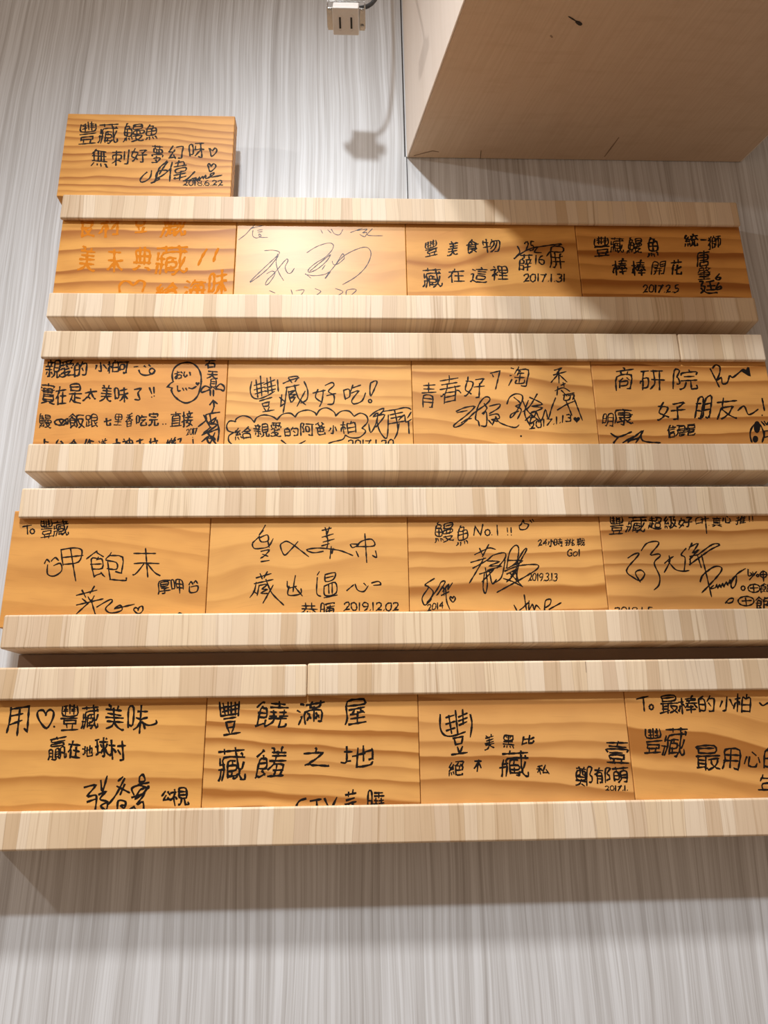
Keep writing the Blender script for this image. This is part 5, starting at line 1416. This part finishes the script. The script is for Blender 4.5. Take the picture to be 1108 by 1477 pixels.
plaque(12, 0.6134, 0.8103, 0.1977, 0.3148, 0.039, 'plaque with tall angular signature and small circled notes at its right edge', 'signed pine plaques in the racks', (56, 0.85, 0.0, 0.01, 0.6, 0.6), 'black', 0.0015, {
    'i': [
        "豐 83 895 230 895 252 1087 104 1088",
        "藏 264 918 471 917 491 1086 283 1087",
        "超 493 949 633 949 651 1085 510 1086",
        "級 658 956 790 956 809 1089 675 1090",
        "好 810 964 964 963 980 1076 826 1076",
        "口 997 1003 1063 1003 1073 1067 1007 1068",
        "l 1058 1051 1138 1062",
        "s 1106 1083 1100 995 1095 902",
        "f 1136 986 1134 983 1131 982 1128 983 1127 986 1129 990 1132 991 1135 990",
        "真 1160 970 1262 970 1279 1075 1176 1075",
        "心 1276 1010 1371 1009 1384 1090 1289 1091",
        "推 1417 1001 1527 1001 1541 1090 1431 1090",
        "l 1569 1081 1563 1041",
        "f 1567 1025 1565 1021 1562 1020 1558 1021 1558 1025 1560 1028 1563 1030 1566 1028",
        "l 1603 1081 1599 1044",
        "f 1603 1029 1601 1026 1597 1025 1594 1026 1593 1029 1595 1033 1599 1034 1602 1033",
    ],
    's': [
        "s 249 647 315 686 365 697 347 662 219 519 293 438 348 415 400 479 364 522 307 495 336 418 346 400",
        "s 396 725 459 798 555 820 582 790 483 680 564 688 581 664 511 594 548 463 532 371 477 319",
        "s 618 590 670 632 715 659",
        "s 674 667 669 601 603 498",
        "s 659 609 717 528 791 507 857 514",
        "s 858 744 799 678 835 644 807 512",
        "l 928 799 884 730",
        "s 895 756 990 795 918 693 988 732 877 628",
        "l 886 659 973 677",
        "l 870 573 1001 661",
        "l 967 662 987 543",
        "s 912 599 1100 724 1210 778 1137 784 969 674",
        "l 1008 677 1030 459 1047 245",
        "l 886 631 879 581",
        "s 1088 536 984 459 952 395 1002 475 1121 551 1192 543 1173 489 1047 367 956 288",
        "s 1084 359 1049 329 1099 336 1119 366 1122 333 1150 369 1153 340 1183 381 1185 347 1223 396 1226 362 1265 419 1251 378 1290 426 1332 452 1310 365 1271 331 1268 380 1340 472 1437 529",
    ],
    'd': [
        "2 53 85 108 85 115 147 60 148",
        "0 120 84 175 84 183 147 127 147",
        "1 189 84 216 84 223 146 197 146",
        "8 225 83 280 83 287 146 232 146",
        ". 295 83 303 83 303 90 296 90",
        "1 317 83 344 82 351 145 325 145",
        ". 356 82 363 82 364 90 356 90",
        "5 376 82 431 82 439 144 384 145",
    ],
    'o': [
        "s 1464 521 1457 453 1497 471 1478 487",
        "l 1506 494 1518 460",
        "l 1548 497 1461 414",
        "s 1564 457 1562 452 1558 448 1553 446 1547 446 1543 449 1540 452 1540 457 1542 462 1546 465 1551 468 1556 468 1561 465 1564 462 1564 457",
        "s 1648 467 1642 454 1631 443 1616 437 1601 437 1589 443 1581 454 1580 468 1586 481 1597 492 1611 498 1627 498 1639 491 1647 481 1648 467",
        "l 1616 505 1603 398",
        "l 1586 466 1648 470",
        "s 1401 329 1398 320 1391 312 1382 308 1374 308 1366 312 1362 320 1362 329 1365 338 1372 346 1380 350 1389 350 1397 346 1401 338 1401 329",
        "s 1554 326 1545 308 1526 294 1500 286 1473 287 1449 295 1435 309 1432 327 1441 345 1460 359 1486 367 1513 367 1537 359 1551 344 1554 326",
        "l 1491 363 1487 292",
        "l 1455 329 1535 332",
        "飽 1547 284 1685 282 1702 377 1563 378",
        "s 1179 180 1223 221 1265 225 1249 190 1202 179 1193 198",
        "s 1471 198 1460 177 1435 161 1401 152 1365 153 1334 162 1315 178 1310 199 1321 219 1346 235 1380 244 1416 244 1447 234 1467 218 1471 198",
        "l 1390 230 1387 148",
        "l 1350 199 1445 204",
        "飽 1465 113 1632 112 1655 240 1486 241",
        "飽 1653 408 1776 408 1794 508 1670 509",
    ],
})
plaque(13, 0.0278, 0.2240, 0.0231, 0.1400, 0.039, 'leftmost plaque in the bottom row, its first line containing a drawn heart', 'signed pine plaques in the racks', (40, 0.65, 0.03, 0.016, 0.15, 0.4), 'black', 0.00187, {
    'i': [
        "s 170 1006 173 893 161 787",
        "l 172 993 333 1016 344 793 314 819",
        "l 182 933 283 952",
        "l 178 855 282 892",
        "l 252 987 257 760",
        "s 496 937 465 979 423 973 419 933 457 869 516 820 557 888 564 957 531 984 502 967 495 934",
        "f 593 833 591 825 584 822 576 826 572 833 574 840 581 843 589 840",
        "豐 644 804 807 802 784 1024 618 1026",
        "藏 833 807 992 805 971 1018 811 1020",
        "美 1046 795 1222 793 1202 1022 1023 1024",
        "味 1260 763 1437 761 1416 1019 1237 1021",
        "s 1376 860 1440 833 1509 849 1507 875",
        "贏 566 545 731 543 708 746 542 748",
        "在 738 554 846 553 831 696 722 698",
        "地 867 569 963 568 954 661 857 662",
        "球 981 559 1103 557 1087 727 964 728",
        "村 1106 532 1260 530 1244 707 1089 709",
    ],
    's': [
        "s 912 303 1009 318 946 229 1017 236 1030 195 1027 103",
        "l 951 180 1021 203",
        "s 1053 358 1076 268 1105 394",
        "s 1048 240 1109 267 1060 203 1126 177 1124 109 1074 146 1135 177",
        "l 1245 385 1209 353",
        "s 1263 372 1202 241 1142 158",
        "l 1202 307 1317 252",
        "l 1268 322 1237 237",
        "s 1224 103 1225 184 1289 175 1282 123 1254 143 1283 147",
        "s 1397 386 1425 402 1447 352 1401 341 1397 386",
        "l 1391 317 1483 335",
        "s 1358 235 1336 288 1403 312 1478 286 1482 305 1443 245 1378 202 1407 270 1444 286",
        "s 1343 211 1448 237 1391 153 1444 172 1456 96",
        "l 1334 109 1367 133 1396 97",
        "公 1613 177 1687 176 1681 258 1607 259",
        "視 1693 135 1848 133 1839 280 1683 282",
    ],
})
plaque(14, 0.2245, 0.4217, 0.0231, 0.1400, 0.039, 'bottom row plaque with two even lines of four characters above CTV', 'signed pine plaques in the racks', (70, 1.0, 0.06, 0.016, 0.3, 0.55), 'black', 0.00187, {
    'i': [
        "l 115 1030 133 906",
        "l 148 1020 174 915",
        "l 194 1029 202 915",
        "l 140 980 190 992",
        "l 146 943 196 955",
        "l 223 1028 229 923",
        "l 261 1028 268 914",
        "l 206 988 290 1009",
        "l 217 957 284 972",
        "l 298 1033 294 908",
        "l 135 906 288 926",
        "l 164 880 270 894",
        "l 184 851 198 800 257 808 264 857 184 851",
        "l 206 786 219 758",
        "l 254 790 241 760",
        "l 171 736 318 757",
        "饒 449 800 759 796 753 1040 440 1044",
        "滿 843 828 1092 824 1090 1026 839 1030",
        "屋 1277 822 1485 819 1487 1040 1277 1043",
        "藏 127 340 389 336 377 622 112 625",
        "饈 474 366 760 362 754 616 465 620",
        "之 915 447 1134 444 1133 607 912 610",
        "地 1250 442 1554 437 1556 628 1249 632",
    ],
    's': [
        "s 933 175 875 155 848 105 862 53",
        "l 975 154 1070 168",
        "l 1030 161 1041 50",
        "l 1103 172 1154 65 1212 179",
        "芸 1287 63 1388 61 1389 233 1287 235",
        "曉 1489 42 1641 40 1644 232 1490 235",
    ],
})
plaque(15, 0.4221, 0.6190, 0.0231, 0.1400, 0.039, 'bottom row plaque with a vertical signature column at right dated 2017.1.', 'signed pine plaques in the racks', (48, 0.85, 0.04, 0.02, 0.6, 0.65), 'black', 0.00175, {
    'i': [
        "s 204 892 200 773 235 709 311 698 431 733",
        "l 284 882 304 722",
        "l 257 864 332 885",
        "l 254 805 339 829",
        "l 256 746 337 771",
        "l 349 927 361 721",
        "l 417 935 417 803",
        "l 376 868 458 902",
        "l 374 831 456 861",
        "l 378 794 450 824",
        "s 488 888 499 805 478 689",
        "l 316 677 410 693",
        "l 328 665 338 622 393 632 407 682",
        "l 354 598 367 550",
        "l 400 603 377 553",
        "l 296 533 441 550",
        "美 605 577 694 575 702 706 612 707",
        "黑 777 583 885 582 893 699 784 701",
        "比 964 617 1078 615 1084 691 969 693",
        "絕 259 351 399 348 405 472 264 474",
        "不 500 377 564 376 570 479 505 480",
        "藏 736 331 1000 326 1017 558 751 562",
        "私 1077 350 1190 348 1197 424 1083 426",
    ],
    's': [
        "壹 1730 429 1946 425 1970 635 1752 638",
        "鄭 1427 244 1587 241 1604 413 1443 415",
        "郁 1609 267 1751 265 1765 398 1622 400",
        "萌 1770 265 1921 262 1938 404 1785 406",
    ],
    'd': [
        "2 1699 199 1736 199 1741 239 1703 239",
        "0 1744 198 1781 198 1786 238 1749 239",
        "1 1791 198 1809 197 1813 238 1795 238",
        "7 1814 197 1852 197 1856 237 1819 238",
        ". 1862 196 1867 196 1868 201 1862 201",
        "1 1877 196 1895 196 1899 236 1881 237",
        ". 1903 196 1908 196 1908 201 1903 201",
    ],
})
plaque(16, 0.6195, 0.8167, 0.0231, 0.1400, 0.039, 'rightmost plaque in the bottom row, its writing beginning with To', 'signed pine plaques in the racks', (36, 0.75, 0.16, 0.03, 0.5, 0.5), 'black', 0.00169, {
    'i': [
        "l 114 1011 226 1034",
        "l 179 1024 174 900",
        "s 265 935 262 925 255 917 247 913 239 913 232 918 228 926 227 935 230 945 236 952 244 956 253 956 260 952 264 944 265 935",
        "最 317 872 495 870 519 1040 339 1043",
        "棒 495 870 684 867 707 1028 517 1030",
        "的 698 887 855 885 878 1036 719 1038",
        "小 899 894 1036 892 1057 1023 919 1025",
        "柏 1033 872 1201 870 1230 1042 1060 1044",
        "s 1301 960 1329 935 1386 958 1423 928",
        "豐 128 521 293 518 322 743 156 745",
        "藏 300 489 526 486 563 749 334 753",
        "最 581 360 817 356 852 588 613 591",
        "用 839 366 1004 363 1033 546 867 549",
        "心 1059 387 1224 385 1246 514 1080 516",
        "的 1242 369 1408 366 1442 560 1276 562",
    ],
    's': [
        "年 1139 123 1333 120 1367 309 1171 313",
    ],
})

# ------------------------------------------------------------------ dangling power outlet (top edge)
out = thing('power_outlet', (0.3545, -0.125, Z0 + 0.8655))
tag(out, 'small ivory two-slot power outlet in a metal bracket dangling from its cable', 'power outlet')
out.rotation_euler = (math.radians(-17), math.radians(2.5), math.radians(-2))

b = bmesh.new()
box(b, -0.0146, 0.0146, -0.0142, 0.0142, 0.0, 0.020)
body = obj('socket_face', b, M_IVORY, out, 0.0012, 3)
for sx in (-0.0064, 0.0064):
    b = bmesh.new()
    box(b, sx - 0.0011, sx + 0.0011, -0.0046, 0.0070, -0.0002, 0.0006)
    obj('slot', b, M_BLACK, body)
    b = bmesh.new()                         # raised oval rim round the slot
    ring = [(sx + 0.0036 * math.cos(2 * math.pi * i / 24), 0.0012 + 0.0086 * math.sin(2 * math.pi * i / 24), -0.0001) for i in range(25)]
    tube(b, ring, 0.00035, 6)
    obj('slot_rim', b, M_IVORY, body)

b = bmesh.new()                             # sheet-metal mounting strap with ears and bent tabs
box(b, -0.0212, -0.0150, -0.0105, 0.0125, 0.0085, 0.0098)
box(b, 0.0150, 0.0212, -0.0105, 0.0125, 0.0085, 0.0098)
box(b, -0.0218, -0.0206, -0.0125, 0.0105, 0.0085, 0.0165)
box(b, 0.0206, 0.0218, -0.0125, 0.0105, 0.0085, 0.0165)
box(b, -0.0212, 0.0212, -0.0152, -0.0145, 0.0140, 0.0205)
strap = obj('mounting_strap', b, M_METAL, out, 0.0004, 2)
for sx, sy in ((-0.0182, -0.0085), (0.0182, -0.0085), (0.0182, 0.0080)):
    b = bmesh.new()
    prism(b, [(sx + 0.0021 * math.cos(2 * math.pi * i / 14), sy + 0.0021 * math.sin(2 * math.pi * i / 14)) for i in range(14)], 0.0062, 0.0086)
    obj('screw', b, M_METAL, strap, 0.0004, 2)

b = bmesh.new()
box(b, -0.0125, 0.0125, -0.0115, 0.0115, 0.0202, 0.031)
obj('rear_housing', b, M_IVORY, out, 0.001, 2)
b = bmesh.new()
pts = []
for i in range(15):
    t = i / 14
    pts.append((0.010 + 0.030 * math.sin(2.2 * t) , -0.002 + 0.036 * t * t, 0.029 + 0.022 * math.sin(1.2 * t) + 0.62 * t * t * t))
tube(b, pts, 0.0024, 8)
obj('cable', b, M_BLACK, out)
